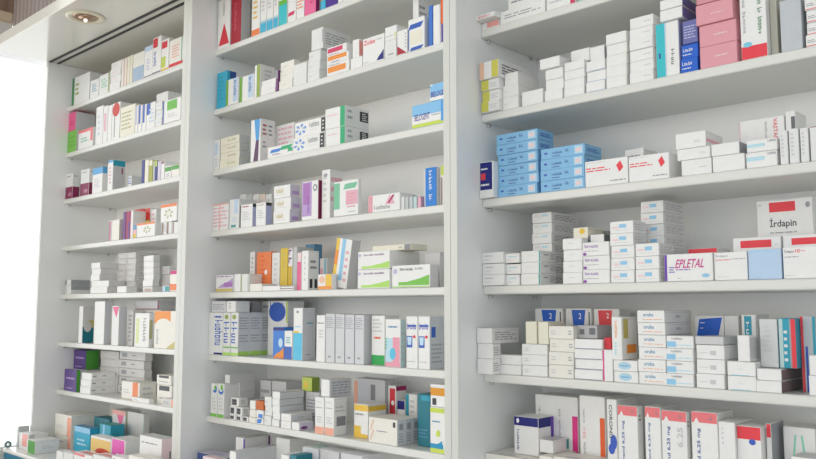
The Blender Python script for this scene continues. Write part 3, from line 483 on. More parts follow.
(-0.6877,0.0879,1.4092,0.0518,0.1090,0.0212,0.1,0.0,309,0,'teal-lettered white carton of six, third from bottom of six, fifth shelf right bay','medicine cartons on the fifth shelf of the right bay'),
(-0.6890,0.0893,1.4308,0.0518,0.1090,0.0212,0.1,0.0,309,0,'teal-lettered white carton of six, fourth from bottom of six, fifth shelf right bay','medicine cartons on the fifth shelf of the right bay'),
(-0.6883,0.0872,1.4525,0.0518,0.1090,0.0212,0.3,0.0,309,0,'teal-lettered white carton of six, second from top of six, fifth shelf right bay','medicine cartons on the fifth shelf of the right bay'),
(-0.6894,0.0888,1.4741,0.0518,0.1090,0.0212,-0.2,0.0,309,0,'teal-lettered white carton of six, top of six, fifth shelf right bay','medicine cartons on the fifth shelf of the right bay'),
(-0.6353,0.0847,1.3659,0.0482,0.0440,0.0211,0.0,0.0,200,0,'white carton with blue splash, bottom of four, fifth shelf right bay','medicine cartons on the fifth shelf of the right bay'),
(-0.6349,0.0861,1.3874,0.0482,0.0440,0.0211,0.2,0.0,200,0,'white carton with blue splash, second from bottom of four, fifth shelf right bay','medicine cartons on the fifth shelf of the right bay'),
(-0.6346,0.0848,1.4089,0.0482,0.0440,0.0211,-0.2,0.0,200,0,'white carton with blue splash, third from bottom of four, fifth shelf right bay','medicine cartons on the fifth shelf of the right bay'),
(-0.6349,0.0884,1.4303,0.0482,0.0440,0.0211,0.4,0.0,200,0,'white carton with blue splash, top of four, fifth shelf right bay','medicine cartons on the fifth shelf of the right bay'),
(-0.5827,0.0867,1.3659,0.0474,0.0804,0.0236,-0.5,0.0,164,0,'white carton with small code, bottom of three, fifth shelf right bay','medicine cartons on the fifth shelf of the right bay'),
(-0.5822,0.0884,1.3899,0.0474,0.0840,0.0236,0.1,0.0,164,0,'white carton with small code, middle of three, fifth shelf right bay','medicine cartons on the fifth shelf of the right bay'),
(-0.5823,0.0892,1.4140,0.0474,0.0840,0.0236,-0.0,0.0,164,0,'white carton with small code, top of three, fifth shelf right bay','medicine cartons on the fifth shelf of the right bay'),
(-0.6245,0.1827,1.3659,0.0531,0.0440,0.1198,0.0,0.0,193,2,'white carton with blue slanted panel behind, fifth shelf right bay','medicine cartons on the fifth shelf of the right bay'),
(-0.5834,0.0887,1.4384,0.0480,0.0690,0.0136,0.0,0.0,17,0,'silver-topped flat carton on coded ones, fifth shelf right bay','medicine cartons on the fifth shelf of the right bay'),
(-0.5703,0.1827,1.3659,0.0249,0.0390,0.1202,0.0,0.0,98,0,'white carton with fine blue figures, fifth shelf right bay','medicine cartons on the fifth shelf of the right bay'),
(-0.5299,0.0867,1.3659,0.0456,0.0740,0.0229,-0.1,0.0,217,0,'plain white carton with cyan underline, bottom of two, fifth shelf right bay','medicine cartons on the fifth shelf of the right bay'),
(-0.5311,0.0901,1.3892,0.0456,0.0740,0.0229,-0.3,0.0,217,0,'plain white carton with cyan underline, top of two, fifth shelf right bay','medicine cartons on the fifth shelf of the right bay'),
(-0.5118,0.0877,1.4129,0.0193,0.0362,0.0421,0.0,0.0,285,0,'white upright carton on short stack, fifth shelf right bay','medicine cartons on the fifth shelf of the right bay'),
(-0.5342,0.1677,1.3659,0.0262,0.0590,0.1222,0.0,0.0,220,2,'white carton with teal vertical strip, fifth shelf right bay','medicine cartons on the fifth shelf of the right bay'),
(-0.4841,0.0867,1.3659,0.0387,0.1246,0.0182,0.3,0.0,289,0,'plain white carton with brown side, bottom of two, fifth shelf right bay','medicine cartons on the fifth shelf of the right bay'),
(-0.4836,0.0900,1.3845,0.0377,0.1246,0.0182,0.2,0.0,289,0,'plain white carton with brown side, top of two, fifth shelf right bay','medicine cartons on the fifth shelf of the right bay'),
(-0.4847,0.1127,1.4036,0.0279,0.0590,0.0781,0.0,0.0,14,2,'pearly grey carton with frosted sheen, fifth shelf right bay','medicine cartons on the fifth shelf of the right bay'),
(-0.4553,0.1137,1.4036,0.0266,0.0490,0.0791,0.0,0.0,76,2,'teal carton with red strip, fifth shelf right bay','medicine cartons on the fifth shelf of the right bay'),
(-0.4280,0.1327,1.3659,0.0233,0.0990,0.1207,0.0,0.0,1,0,'grey and teal carton with red spine, fifth shelf right bay','medicine cartons on the fifth shelf of the right bay'),
(-0.4045,0.0867,1.3659,0.0335,0.0410,0.0302,-0.2,0.0,81,0,'plain white carton at right edge, bottom of two, fifth shelf right bay','medicine cartons on the fifth shelf of the right bay'),
(-0.4037,0.0903,1.3965,0.0335,0.0410,0.0302,-0.4,0.0,81,0,'plain white carton at right edge, top of two, fifth shelf right bay','medicine cartons on the fifth shelf of the right bay'),
(-1.0329,0.0827,1.1860,0.1300,0.0894,0.0181,0.0,0.0,128,0,'wide white carton in front corner, lowest shelf right bay','medicine cartons on the lowest shelf of the right bay'),
(-0.9830,0.1167,1.2049,0.0589,0.0554,0.0750,0.0,0.0,250,2,'white carton with navy band, lowest shelf right bay','medicine cartons on the lowest shelf of the right bay'),
(-0.9013,0.0847,1.1860,0.0301,0.0874,0.0285,0.0,0.0,124,0,'white carton base by navy-banded one, lowest shelf right bay','medicine cartons on the lowest shelf of the right bay'),
(-0.9199,0.1147,1.2153,0.0309,0.0574,0.0247,0.0,0.0,300,0,'small white carton with grey top, lowest shelf right bay','medicine cartons on the lowest shelf of the right bay'),
(-0.8681,0.0847,1.1860,0.0958,0.0590,0.0310,0.0,0.0,129,0,'wide pale carton in front of tall ones, lowest shelf right bay','medicine cartons on the lowest shelf of the right bay'),
(-0.9684,0.1727,1.1860,0.1013,0.0590,0.1344,0.0,0.0,233,2,'tall white carton with magenta strip, lowest shelf right bay','medicine cartons on the lowest shelf of the right bay'),
(-0.8482,0.1487,1.1860,0.0552,0.0790,0.1425,0.0,0.0,230,2,'tall white carton with orange strip, lowest shelf right bay','medicine cartons on the lowest shelf of the right bay'),
(-0.7715,0.1187,1.1860,0.0201,0.0790,0.1437,0.0,0.0,148,0,'white carton with blue flower, black vertical lettering, lowest shelf right bay','medicine cartons on the lowest shelf of the right bay'),
(-0.7435,0.1077,1.1860,0.0393,0.0209,0.1359,0.0,0.0,261,0,'pink-topped white carton leftmost of four, lowest shelf right bay','medicine cartons on the lowest shelf of the right bay'),
(-0.6882,0.1047,1.1860,0.0293,0.0690,0.1380,0.0,0.0,261,2,'pink-topped white carton second from left, lowest shelf right bay','medicine cartons on the lowest shelf of the right bay'),
(-0.6557,0.1027,1.1860,0.0457,0.0141,0.1349,0.0,0.0,262,0,'pink-topped white carton lettered 6.25, lowest shelf right bay','medicine cartons on the lowest shelf of the right bay'),
(-0.6014,0.1027,1.1860,0.0448,0.0659,0.1374,0.0,0.0,261,2,'pink-topped white carton rightmost, lowest shelf right bay','medicine cartons on the lowest shelf of the right bay'),
(-0.5496,0.0907,1.1860,0.0267,0.0790,0.1262,0.0,0.0,176,2,'cream-white upright carton before pink ones, lowest shelf right bay','medicine cartons on the lowest shelf of the right bay'),
(-0.5224,0.0967,1.1860,0.0385,0.0590,0.1219,0.0,0.0,255,2,'red-topped white carton with blue oval, lowest shelf right bay','medicine cartons on the lowest shelf of the right bay'),
(-0.4811,0.1127,1.1860,0.0078,0.0590,0.1271,0.0,0.0,256,0,'narrow red-topped white carton, lowest shelf right bay','medicine cartons on the lowest shelf of the right bay'),
(-0.4646,0.1427,1.1860,0.0484,0.0590,0.1215,0.0,0.0,151,2,'white carton with mint green strokes, lowest shelf right bay','medicine cartons on the lowest shelf of the right bay'),
(-0.4354,0.0867,1.1860,0.0376,0.0490,0.0844,0.0,0.0,299,0,'white carton at front right, grey top, lowest shelf right bay','medicine cartons on the lowest shelf of the right bay'),
(-2.0498,0.0867,2.2828,0.0640,0.0590,0.1533,0.0,0.0,312,2,'tall white carton with red triangle, top shelf middle bay','medicine cartons on the top shelf of the middle bay'),
(-1.9794,0.0867,2.2828,0.0495,0.0334,0.1533,0.0,0.0,47,2,'dark red spined carton with vertical lettering, top shelf middle bay','medicine cartons on the top shelf of the middle bay'),
(-1.8765,0.0867,2.2828,0.0395,0.0690,0.1533,0.0,0.0,274,2,'white carton with orange foot, top shelf middle bay','medicine cartons on the top shelf of the middle bay'),
(-1.8340,0.0867,2.2828,0.0281,0.0690,0.1533,0.0,0.0,276,2,'white carton with cyan foot, first, top shelf middle bay','medicine cartons on the top shelf of the middle bay'),
(-1.8037,0.0867,2.2828,0.0281,0.0690,0.1533,0.0,0.0,276,2,'white carton with cyan foot, second, top shelf middle bay','medicine cartons on the top shelf of the middle bay'),
(-1.7732,0.0867,2.2828,0.0216,0.0690,0.1533,0.0,0.0,276,0,'white carton with cyan foot, third, top shelf middle bay','medicine cartons on the top shelf of the middle bay'),
(-1.7487,0.0867,2.2828,0.0371,0.0690,0.1533,0.0,0.0,280,2,'teal carton with green and white top, top shelf middle bay','medicine cartons on the top shelf of the middle bay'),
(-1.7082,0.0867,2.2828,0.0350,0.0690,0.1413,0.0,0.0,196,2,'white carton with slanted red bar, top shelf middle bay','medicine cartons on the top shelf of the middle bay'),
(-1.6705,0.0867,2.2828,0.0325,0.0690,0.1301,0.0,0.0,155,2,'white carton with orange print, top shelf middle bay','medicine cartons on the top shelf of the middle bay'),
(-1.6361,0.0867,2.2828,0.0463,0.0130,0.1199,0.0,0.0,37,0,'bright pink carton, top shelf middle bay','medicine cartons on the top shelf of the middle bay'),
(-1.5700,0.0867,2.2828,0.0199,0.0590,0.1003,0.0,0.0,12,0,'blue carton with orange patch, top shelf middle bay','medicine cartons on the top shelf of the middle bay'),
(-1.5479,0.0867,2.2828,0.0442,0.0590,0.0938,0.0,0.0,44,2,'deep purple carton, top shelf middle bay','medicine cartons on the top shelf of the middle bay'),
(-1.5011,0.0867,2.2828,0.0174,0.0590,0.0799,0.0,0.0,81,0,'narrow white carton after purple one, top shelf middle bay','medicine cartons on the top shelf of the middle bay'),
(-1.4810,0.0867,2.2828,0.0368,0.0590,0.0740,0.0,0.0,146,2,'white carton with olive figure, top shelf middle bay','medicine cartons on the top shelf of the middle bay'),
(-2.0474,0.0867,2.0974,0.0529,0.0322,0.1115,0.0,0.0,80,2,'turquoise blue carton at left wall, second shelf middle bay','medicine cartons on the second shelf of the middle bay'),
(-1.9938,0.0827,2.0974,0.0632,0.0490,0.0775,0.0,0.0,267,2,'green-spined carton, shorter one, second shelf middle bay','medicine cartons on the second shelf of the middle bay'),
(-1.9300,0.0867,2.0974,0.0707,0.0230,0.0747,0.0,0.0,267,0,'green-spined carton, middle one, second shelf middle bay','medicine cartons on the second shelf of the middle bay'),
(-1.8564,0.0867,2.0974,0.0263,0.0521,0.0955,0.0,0.0,227,2,'tall white carton with green edge, second shelf middle bay','medicine cartons on the second shelf of the middle bay'),
(-1.8231,0.0847,2.0974,0.0665,0.0190,0.0138,0.0,0.0,174,0,'white carton with thin dark gap, bottom of three, second shelf middle bay','medicine cartons on the second shelf of the middle bay'),
(-1.8231,0.0860,2.1116,0.0665,0.0190,0.0138,-0.3,0.0,174,0,'white carton with thin dark gap, middle of three, second shelf middle bay','medicine cartons on the second shelf of the middle bay'),
(-1.8229,0.0879,2.1258,0.0665,0.0190,0.0138,-0.4,0.0,174,0,'white carton with thin dark gap, top of three, second shelf middle bay','medicine cartons on the second shelf of the middle bay'),
(-1.7535,0.0837,2.0974,0.0094,0.0590,0.0599,0.0,0.0,41,0,'narrow dark violet carton, second shelf middle bay','medicine cartons on the second shelf of the middle bay'),
(-1.7429,0.0867,2.0974,0.0587,0.0790,0.0261,0.3,0.0,126,0,'cream-white carton with olive mark, bottom of three, second shelf middle bay','medicine cartons on the second shelf of the middle bay'),
(-1.7416,0.0894,2.1239,0.0587,0.0790,0.0261,-0.5,0.0,126,0,'cream-white carton with olive mark, middle of three, second shelf middle bay','medicine cartons on the second shelf of the middle bay'),
(-1.7417,0.0906,2.1503,0.0587,0.0790,0.0261,0.5,0.0,126,0,'cream-white carton with olive mark, top of three, second shelf middle bay','medicine cartons on the second shelf of the middle bay'),
(-1.6826,0.0887,2.0974,0.0558,0.0590,0.0598,0.0,0.0,82,1,'squarish plain white carton, second shelf middle bay','medicine cartons on the second shelf of the middle bay'),
(-1.6196,0.0867,2.0974,0.0480,0.0690,0.0269,-0.5,0.0,90,1,'plain white carton under tall one, bottom of three, second shelf middle bay','medicine cartons on the second shelf of the middle bay'),
(-1.6192,0.0876,2.1247,0.0480,0.0690,0.0269,0.1,0.0,90,1,'plain white carton under tall one, middle of three, second shelf middle bay','medicine cartons on the second shelf of the middle bay'),
(-1.6190,0.0895,2.1520,0.0480,0.0690,0.0269,-0.4,0.0,90,1,'plain white carton under tall one, top of three, second shelf middle bay','medicine cartons on the second shelf of the middle bay'),
(-1.6079,0.0887,2.1797,0.0471,0.0965,0.0572,0.0,0.0,100,2,'upright white carton topping stack, second shelf middle bay','medicine cartons on the second shelf of the middle bay'),
(-1.5422,0.0867,2.0974,0.0856,0.0590,0.0296,0.0,0.0,206,0,'orange-striped white carton, second shelf middle bay','medicine cartons on the second shelf of the middle bay'),
(-1.5431,0.0877,2.1278,0.0832,0.0590,0.0215,0.0,0.0,209,1,'orange-striped carton with plum line, second shelf middle bay','medicine cartons on the second shelf of the middle bay'),
(-1.5446,0.0887,2.1501,0.0755,0.0570,0.0231,0.0,0.0,207,1,'white carton with crimson stripe, second shelf middle bay','medicine cartons on the second shelf of the middle bay'),
(-1.4510,0.0867,2.0974,0.0421,0.0590,0.0270,0.0,0.0,81,0,'low white carton beneath small upright, second shelf middle bay','medicine cartons on the second shelf of the middle bay'),
(-1.4454,0.0877,2.1252,0.0238,0.0390,0.0466,0.0,0.0,286,0,'small white upright carton, reddish side, second shelf middle bay','medicine cartons on the second shelf of the middle bay'),
(-1.4066,0.0867,2.0974,0.0746,0.0590,0.0671,0.0,0.0,303,0,'white carton with red title, navy wedge, second shelf middle bay','medicine cartons on the second shelf of the middle bay'),
(-1.3296,0.0867,2.0974,0.0381,0.0590,0.0438,0.0,0.0,97,0,'white carton beneath pale one, second shelf middle bay','medicine cartons on the second shelf of the middle bay'),
(-1.3301,0.0877,2.1420,0.0388,0.0590,0.0335,0.0,0.0,231,0,'pale white carton with yellow corner, second shelf middle bay','medicine cartons on the second shelf of the middle bay'),
(-1.2880,0.0867,2.0974,0.0319,0.0574,0.0590,0.0,0.0,142,2,'white carton with dark red wedge, second shelf middle bay','medicine cartons on the second shelf of the middle bay'),
(-1.2521,0.0867,2.0974,0.0512,0.0590,0.0774,0.0,0.0,197,2,'white carton framed in blue strokes, second shelf middle bay','medicine cartons on the second shelf of the middle bay'),
(-1.2909,0.1447,2.0974,0.0186,0.0373,0.1585,0.0,0.0,189,0,'tall white carton with grey side, second shelf middle bay','medicine cartons on the second shelf of the middle bay'),
(-1.1913,0.0907,2.0974,0.0117,0.0590,0.0977,0.0,0.0,28,0,'blue-spined upright carton, second shelf middle bay','medicine cartons on the second shelf of the middle bay'),
(-1.1774,0.0907,2.0974,0.0199,0.0590,0.0940,0.0,0.0,81,0,'white upright carton beside blue spine, second shelf middle bay','medicine cartons on the second shelf of the middle bay'),
(-1.1511,0.0867,2.0974,0.0190,0.0590,0.1043,0.0,0.0,240,0,'white carton, orange over purple spine, second shelf middle bay','medicine cartons on the second shelf of the middle bay'),
(-2.0547,0.0867,1.9121,0.0283,0.0590,0.0903,0.0,0.0,107,2,'pale blue-white upright carton, third shelf middle bay','medicine cartons on the third shelf of the middle bay'),
(-2.0232,0.0867,1.9121,0.0966,0.0354,0.0227,0.4,0.0,10,0,'cream carton with olive lettering, bottom of four, third shelf middle bay','medicine cartons on the third shelf of the middle bay'),
(-2.0236,0.0891,1.9352,0.0966,0.0354,0.0227,-0.1,0.0,10,0,'cream carton with olive lettering, second from bottom of four, third shelf middle bay','medicine cartons on the third shelf of the middle bay'),
(-2.0235,0.0892,1.9583,0.0966,0.0354,0.0227,-0.5,0.0,10,0,'cream carton with olive lettering, third from bottom of four, third shelf middle bay','medicine cartons on the third shelf of the middle bay'),
(-2.0237,0.0882,1.9813,0.0966,0.0354,0.0227,-0.4,0.0,10,0,'cream carton with olive lettering, top of four, third shelf middle bay','medicine cartons on the third shelf of the middle bay'),
(-1.8691,0.0867,1.9121,0.0454,0.0507,0.1217,0.0,0.0,143,2,'tall white carton, blue and plum blade, third shelf middle bay','medicine cartons on the third shelf of the middle bay'),
(-1.7893,0.0867,1.9121,0.1130,0.0440,0.0317,0.0,0.0,195,0,'white carton with blue-green ribbon, third shelf middle bay','medicine cartons on the third shelf of the middle bay'),
(-1.8188,0.1427,1.9121,0.0761,0.0590,0.1079,0.0,0.0,86,2,'white lined carton behind ribbon one, third shelf middle bay','medicine cartons on the third shelf of the middle bay'),
(-1.6757,0.0867,1.9121,0.1269,0.0690,0.0415,0.1,0.0,150,0,'white carton with blue petals, black end, bottom of two, third shelf middle bay','medicine cartons on the third shelf of the middle bay'),
(-1.6741,0.0902,1.9540,0.1269,0.0690,0.0415,-0.4,0.0,150,0,'white carton with blue petals, black end, top of two, third shelf middle bay','medicine cartons on the third shelf of the middle bay'),
(-1.5443,0.0867,1.9121,0.0745,0.0841,0.0447,0.0,0.0,168,0,'white carton with green end, lower, third shelf middle bay','medicine cartons on the third shelf of the middle bay'),
(-1.5474,0.0877,1.9576,0.0759,0.0843,0.0532,0.0,0.0,168,0,'white carton with green end, upper tall, third shelf middle bay','medicine cartons on the third shelf of the middle bay'),
(-1.2398,0.0867,1.9121,0.1215,0.0440,0.0542,0.0,0.0,72,1,'sky blue carton with purple lettering, lower, third shelf middle bay','medicine cartons on the third shelf of the middle bay'),
(-1.1848,0.0877,1.9671,0.0811,0.0440,0.0397,0.0,0.0,71,1,'sky blue carton with purple lettering, upper, third shelf middle bay','medicine cartons on the third shelf of the middle bay'),
(-2.0539,0.0867,1.7279,0.0813,0.0590,0.0790,0.0,0.0,228,0,'white carton ruled in red lines, fourth shelf middle bay','medicine cartons on the fourth shelf of the middle bay'),
(-1.9671,0.0867,1.7279,0.0475,0.0590,0.0858,0.0,0.0,110,2,'pale blue-tinted white carton, fourth shelf middle bay','medicine cartons on the fourth shelf of the middle bay'),
(-2.0316,0.1677,1.7279,0.0303,0.0590,0.1162,0.0,0.0,92,2,'pale upright carton in rear row, first, fourth shelf middle bay','medicine cartons on the fourth shelf of the middle bay'),
(-1.9986,0.1677,1.7279,0.0297,0.0590,0.1130,0.0,0.0,20,2,'pale upright carton in rear row, second, fourth shelf middle bay','medicine cartons on the fourth shelf of the middle bay'),
(-1.9661,0.1677,1.7279,0.0292,0.0590,0.1099,0.0,0.0,92,2,'pale upright carton in rear row, third, fourth shelf middle bay','medicine cartons on the fourth shelf of the middle bay'),
(-1.9343,0.1677,1.7279,0.0286,0.0590,0.1067,0.0,0.0,11,2,'pale upright carton in rear row, fourth, fourth shelf middle bay','medicine cartons on the fourth shelf of the middle bay'),
(-1.9030,0.1677,1.7279,0.0281,0.0590,0.1037,0.0,0.0,92,2,'pale upright carton in rear row, fifth, fourth shelf middle bay','medicine cartons on the fourth shelf of the middle bay'),
(-1.9159,0.0867,1.7279,0.0613,0.0290,0.0659,0.0,0.0,264,0,'white carton with dark left edge, fourth shelf middle bay','medicine cartons on the fourth shelf of the middle bay'),
(-1.8378,0.0867,1.7279,0.0446,0.0209,0.0643,0.0,0.0,171,0,'white carton with black and lavender side, fourth shelf middle bay','medicine cartons on the fourth shelf of the middle bay'),
(-1.7578,0.0867,1.7279,0.0707,0.0344,0.0343,-0.2,0.0,308,0,'white carton with gold lettering, bottom of three, fourth shelf middle bay','medicine cartons on the fourth shelf of the middle bay'),
(-1.7574,0.0887,1.7626,0.0707,0.0344,0.0343,0.4,0.0,308,0,'white carton with gold lettering, middle of three, fourth shelf middle bay','medicine cartons on the fourth shelf of the middle bay'),
(-1.7579,0.0869,1.7972,0.0707,0.0344,0.0343,0.2,0.0,308,0,'white carton with gold lettering, top of three, fourth shelf middle bay','medicine cartons on the fourth shelf of the middle bay'),
(-1.6372,0.0867,1.7279,0.0658,0.0290,0.1023,0.0,0.0,203,2,'white carton with purple panel and ring, fourth shelf middle bay','medicine cartons on the fourth shelf of the middle bay'),
(-1.5660,0.0947,1.7279,0.0315,0.0453,0.1267,0.0,0.0,172,2,'tall white carton behind green pink one, fourth shelf middle bay','medicine cartons on the fourth shelf of the middle bay'),
(-1.5057,0.0827,1.7279,0.0898,0.0110,0.0876,0.0,0.0,238,0,'white carton with green and pink design, fourth shelf middle bay','medicine cartons on the fourth shelf of the middle bay'),
(-1.3851,0.0867,1.7279,0.1057,0.0590,0.0409,0.0,0.0,265,0,'low white carton with pink end, fourth shelf middle bay','medicine cartons on the fourth shelf of the middle bay'),
(-1.2787,0.0907,1.7279,0.0101,0.0590,0.0304,0.0,0.0,82,0,'narrow low carton in row, first, fourth shelf middle bay','medicine cartons on the fourth shelf of the middle bay'),
(-1.2663,0.0907,1.7279,0.0110,0.0590,0.0291,0.0,0.0,19,0,'narrow low carton in row, second, fourth shelf middle bay','medicine cartons on the fourth shelf of the middle bay'),
(-1.2530,0.0907,1.7279,0.0109,0.0590,0.0278,0.0,0.0,0,0,'narrow low carton in row, third, fourth shelf middle bay','medicine cartons on the fourth shelf of the middle bay'),
(-1.2398,0.0907,1.7279,0.0108,0.0590,0.0266,0.0,0.0,79,0,'narrow low carton in row, fourth, fourth shelf middle bay','medicine cartons on the fourth shelf of the middle bay'),
(-1.2267,0.0907,1.7279,0.0107,0.0590,0.0253,0.0,0.0,38,0,'narrow low carton in row, fifth, fourth shelf middle bay','medicine cartons on the fourth shelf of the middle bay'),
(-1.2016,0.0867,1.7279,0.0355,0.0133,0.0873,0.0,0.0,4,0,'bright blue upright carton, white lettering, fourth shelf middle bay','medicine cartons on the fourth shelf of the middle bay'),
(-1.1594,0.0947,1.7279,0.0233,0.0590,0.0896,0.0,0.0,248,0,'yellow and white carton at right end, fourth shelf middle bay','medicine cartons on the fourth shelf of the middle bay'),
(-2.0219,0.0827,1.5460,0.0852,0.0390,0.0487,0.0,0.0,87,0,'white carton with purple wave, gold base, fifth shelf middle bay','medicine cartons on the fifth shelf of the middle bay'),
(-1.9360,0.0867,1.5460,0.0308,0.0474,0.0500,0.0,0.0,81,2,'white upright carton beside purple wave, fifth shelf middle bay','medicine cartons on the fifth shelf of the middle bay'),
(-1.9054,0.0887,1.5460,0.0397,0.0444,0.0491,0.0,0.0,103,2,'grey-white upright carton with green line, fifth shelf middle bay','medicine cartons on the fifth shelf of the middle bay'),
(-1.8599,0.0867,1.5460,0.0553,0.0390,0.0204,0.0,0.0,124,0,'flat pale carton in front of uprights, fifth shelf middle bay','medicine cartons on the fifth shelf of the middle bay'),
(-1.7992,0.0847,1.5460,0.0784,0.0390,0.0133,0.0,0.0,299,0,'flat grey carton, bright front, fifth shelf middle bay','medicine cartons on the fifth shelf of the middle bay'),
(-1.7183,0.0847,1.5460,0.0544,0.0390,0.0126,0.0,0.0,252,0,'flat dark-lined carton, fifth shelf middle bay','medicine cartons on the fifth shelf of the middle bay'),
(-1.9282,0.1347,1.5460,0.0222,0.0490,0.1157,0.0,0.0,99,0,'tall white spotted carton, fifth shelf middle bay','medicine cartons on the fifth shelf of the middle bay'),
(-1.8936,0.1337,1.5460,0.0669,0.0590,0.1127,0.0,0.0,34,2,'orange carton with heart mark, fifth shelf middle bay','medicine cartons on the fifth shelf of the middle bay'),
(-1.8240,0.1347,1.5460,0.0349,0.0590,0.1086,0.0,0.0,96,2,'white tall carton with lilac marks, fifth shelf middle bay','medicine cartons on the fifth shelf of the middle bay'),
(-1.7873,0.1357,1.5460,0.0321,0.0590,0.1189,0.0,0.0,27,2,'yellow tall carton, fifth shelf middle bay','medicine cartons on the fifth shelf of the middle bay'),
(-1.7521,0.1357,1.5460,0.0181,0.0590,0.1171,0.0,0.0,283,0,'gold carton with plum lettering, fifth shelf middle bay','medicine cartons on the fifth shelf of the middle bay'),
(-1.7320,0.1367,1.5460,0.0166,0.0590,0.1203,0.0,0.0,19,0,'greenish grey narrow carton, fifth shelf middle bay','medicine cartons on the fifth shelf of the middle bay'),
(-1.6596,0.0927,1.5460,0.0165,0.0590,0.0995,0.0,0.0,40,0,'pink narrow carton, fifth shelf middle bay','medicine cartons on the fifth shelf of the middle bay'),
(-1.6334,0.0867,1.5460,0.0260,0.0362,0.1020,0.0,0.0,182,2,'white upright carton, two black side marks, fifth shelf middle bay','medicine cartons on the fifth shelf of the middle bay'),
(-1.7726,0.2127,1.5460,0.0403,0.0290,0.1332,0.0,0.0,74,2,'steel blue carton behind white one, fifth shelf middle bay','medicine cartons on the fifth shelf of the middle bay'),
(-1.6735,0.1827,1.5460,0.0310,0.0590,0.0880,0.0,0.0,111,2,'pale carton with teal stripe, fifth shelf middle bay','medicine cartons on the fifth shelf of the middle bay'),
(-1.5646,0.0837,1.5460,0.0537,0.0160,0.0385,0.0,0.0,279,0,'orange and white low carton, fifth shelf middle bay','medicine cartons on the fifth shelf of the middle bay'),
(-1.5376,0.1047,1.5460,0.0574,0.0292,0.1233,0.0,10.0,268,2,'leaning carton with orange and blue stripes, fifth shelf middle bay','medicine cartons on the fifth shelf of the middle bay'),
(-1.4203,0.0867,1.5460,0.1086,0.1081,0.0449,0.0,0.0,140,1,'white carton with lime wedge, lower, fifth shelf middle bay','medicine cartons on the fifth shelf of the middle bay'),
(-1.4205,0.0877,1.5917,0.1077,0.1053,0.0435,0.0,0.0,140,1,'white carton with lime wedge, upper, fifth shelf middle bay','medicine cartons on the fifth shelf of the middle bay'),
(-1.3990,0.1157,1.6360,0.1270,0.0590,0.0136,0.0,0.0,9,0,'flat cream carton with dark end, fifth shelf middle bay','medicine cartons on the fifth shelf of the middle bay'),
(-1.2998,0.0827,1.5460,0.1179,0.0270,0.0511,0.0,0.0,141,0,'wide white carton with green wedge, fifth shelf middle bay','medicine cartons on the fifth shelf of the middle bay'),
(-1.2513,0.1427,1.5460,0.0473,0.0990,0.0815,0.0,0.0,17,2,'grey carton behind wide green one, fifth shelf middle bay','medicine cartons on the fifth shelf of the middle bay'),
(-2.0547,0.0827,1.3647,0.0727,0.0490,0.1215,0.0,0.0,122,0,'white carton, bold vertical blue lettering, sixth shelf middle bay','medicine cartons on the sixth shelf of the middle bay'),
(-1.9820,0.0847,1.3647,0.0345,0.0590,0.1218,0.0,0.0,121,0,'white carton with green foot, blue lettering, sixth shelf middle bay','medicine cartons on the sixth shelf of the middle bay'),
(-1.9446,0.0847,1.3647,0.0354,0.0385,0.1220,0.0,0.0,121,0,'silver-sided carton with green foot, front of row, sixth shelf middle bay','medicine cartons on the sixth shelf of the middle bay'),
(-1.9446,0.1242,1.3647,0.0354,0.0385,0.1220,0.0,0.0,121,0,'silver-sided carton with green foot, second from front, sixth shelf middle bay','medicine cartons on the sixth shelf of the middle bay'),
(-1.9446,0.1636,1.3647,0.0354,0.0385,0.1220,0.0,0.0,121,2,'silver-sided carton with green foot, rearmost of row, sixth shelf middle bay','medicine cartons on the sixth shelf of the middle bay'),
(-2.0436,0.0847,1.4870,0.0713,0.0490,0.0321,0.0,0.0,63,0,'silver carton laid on lettered one, sixth shelf middle bay','medicine cartons on the sixth shelf of the middle bay'),
(-1.9699,0.0857,1.4875,0.0446,0.0490,0.0316,0.0,0.0,179,1,'white carton laid on green-footed ones, sixth shelf middle bay','medicine cartons on the sixth shelf of the middle bay'),
(-1.7742,0.1047,1.3647,0.0483,0.0490,0.0823,0.0,0.0,3,2,'blue carton with orange foot, sixth shelf middle bay','medicine cartons on the sixth shelf of the middle bay'),
(-2.0429,0.1747,1.3647,0.0747,0.0590,0.1544,0.0,0.0,66,2,'silver carton laid behind, plain, sixth shelf middle bay','medicine cartons on the sixth shelf of the middle bay'),
(-1.9607,0.2027,1.3647,0.0696,0.0290,0.1544,0.0,0.0,120,2,'white carton with round green logo behind, sixth shelf middle bay','medicine cartons on the sixth shelf of the middle bay'),
(-1.8883,0.1727,1.3647,0.0904,0.0590,0.1544,0.0,0.0,83,2,'white carton with blue globe print behind, sixth shelf middle bay','medicine cartons on the sixth shelf of the middle bay'),
(-1.7016,0.0867,1.3647,0.0324,0.0290,0.0746,0.0,0.0,281,2,'small white and blue upright carton, sixth shelf middle bay','medicine cartons on the sixth shelf of the middle bay'),
(-1.6618,0.0847,1.3647,0.0366,0.0430,0.1345,0.0,0.0,282,2,'tall white carton with cyan lower half, sixth shelf middle bay','medicine cartons on the sixth shelf of the middle bay'),
(-1.5692,0.0847,1.3647,0.0324,0.0250,0.1168,0.0,0.0,169,0,'white upright carton before silver row, sixth shelf middle bay','medicine cartons on the sixth shelf of the middle bay'),
(-1.5362,0.0867,1.3647,0.0336,0.0690,0.1201,0.0,0.0,67,2,'silver ribbed carton in row, first, sixth shelf middle bay','medicine cartons on the sixth shelf of the middle bay'),
(-1.5006,0.0877,1.3647,0.0327,0.0690,0.1194,0.0,0.0,67,2,'silver ribbed carton in row, second, sixth shelf middle bay','medicine cartons on the sixth shelf of the middle bay'),
(-1.4659,0.0887,1.3647,0.0319,0.0690,0.1187,0.0,0.0,67,2,'silver ribbed carton in row, third, sixth shelf middle bay','medicine cartons on the sixth shelf of the middle bay'),
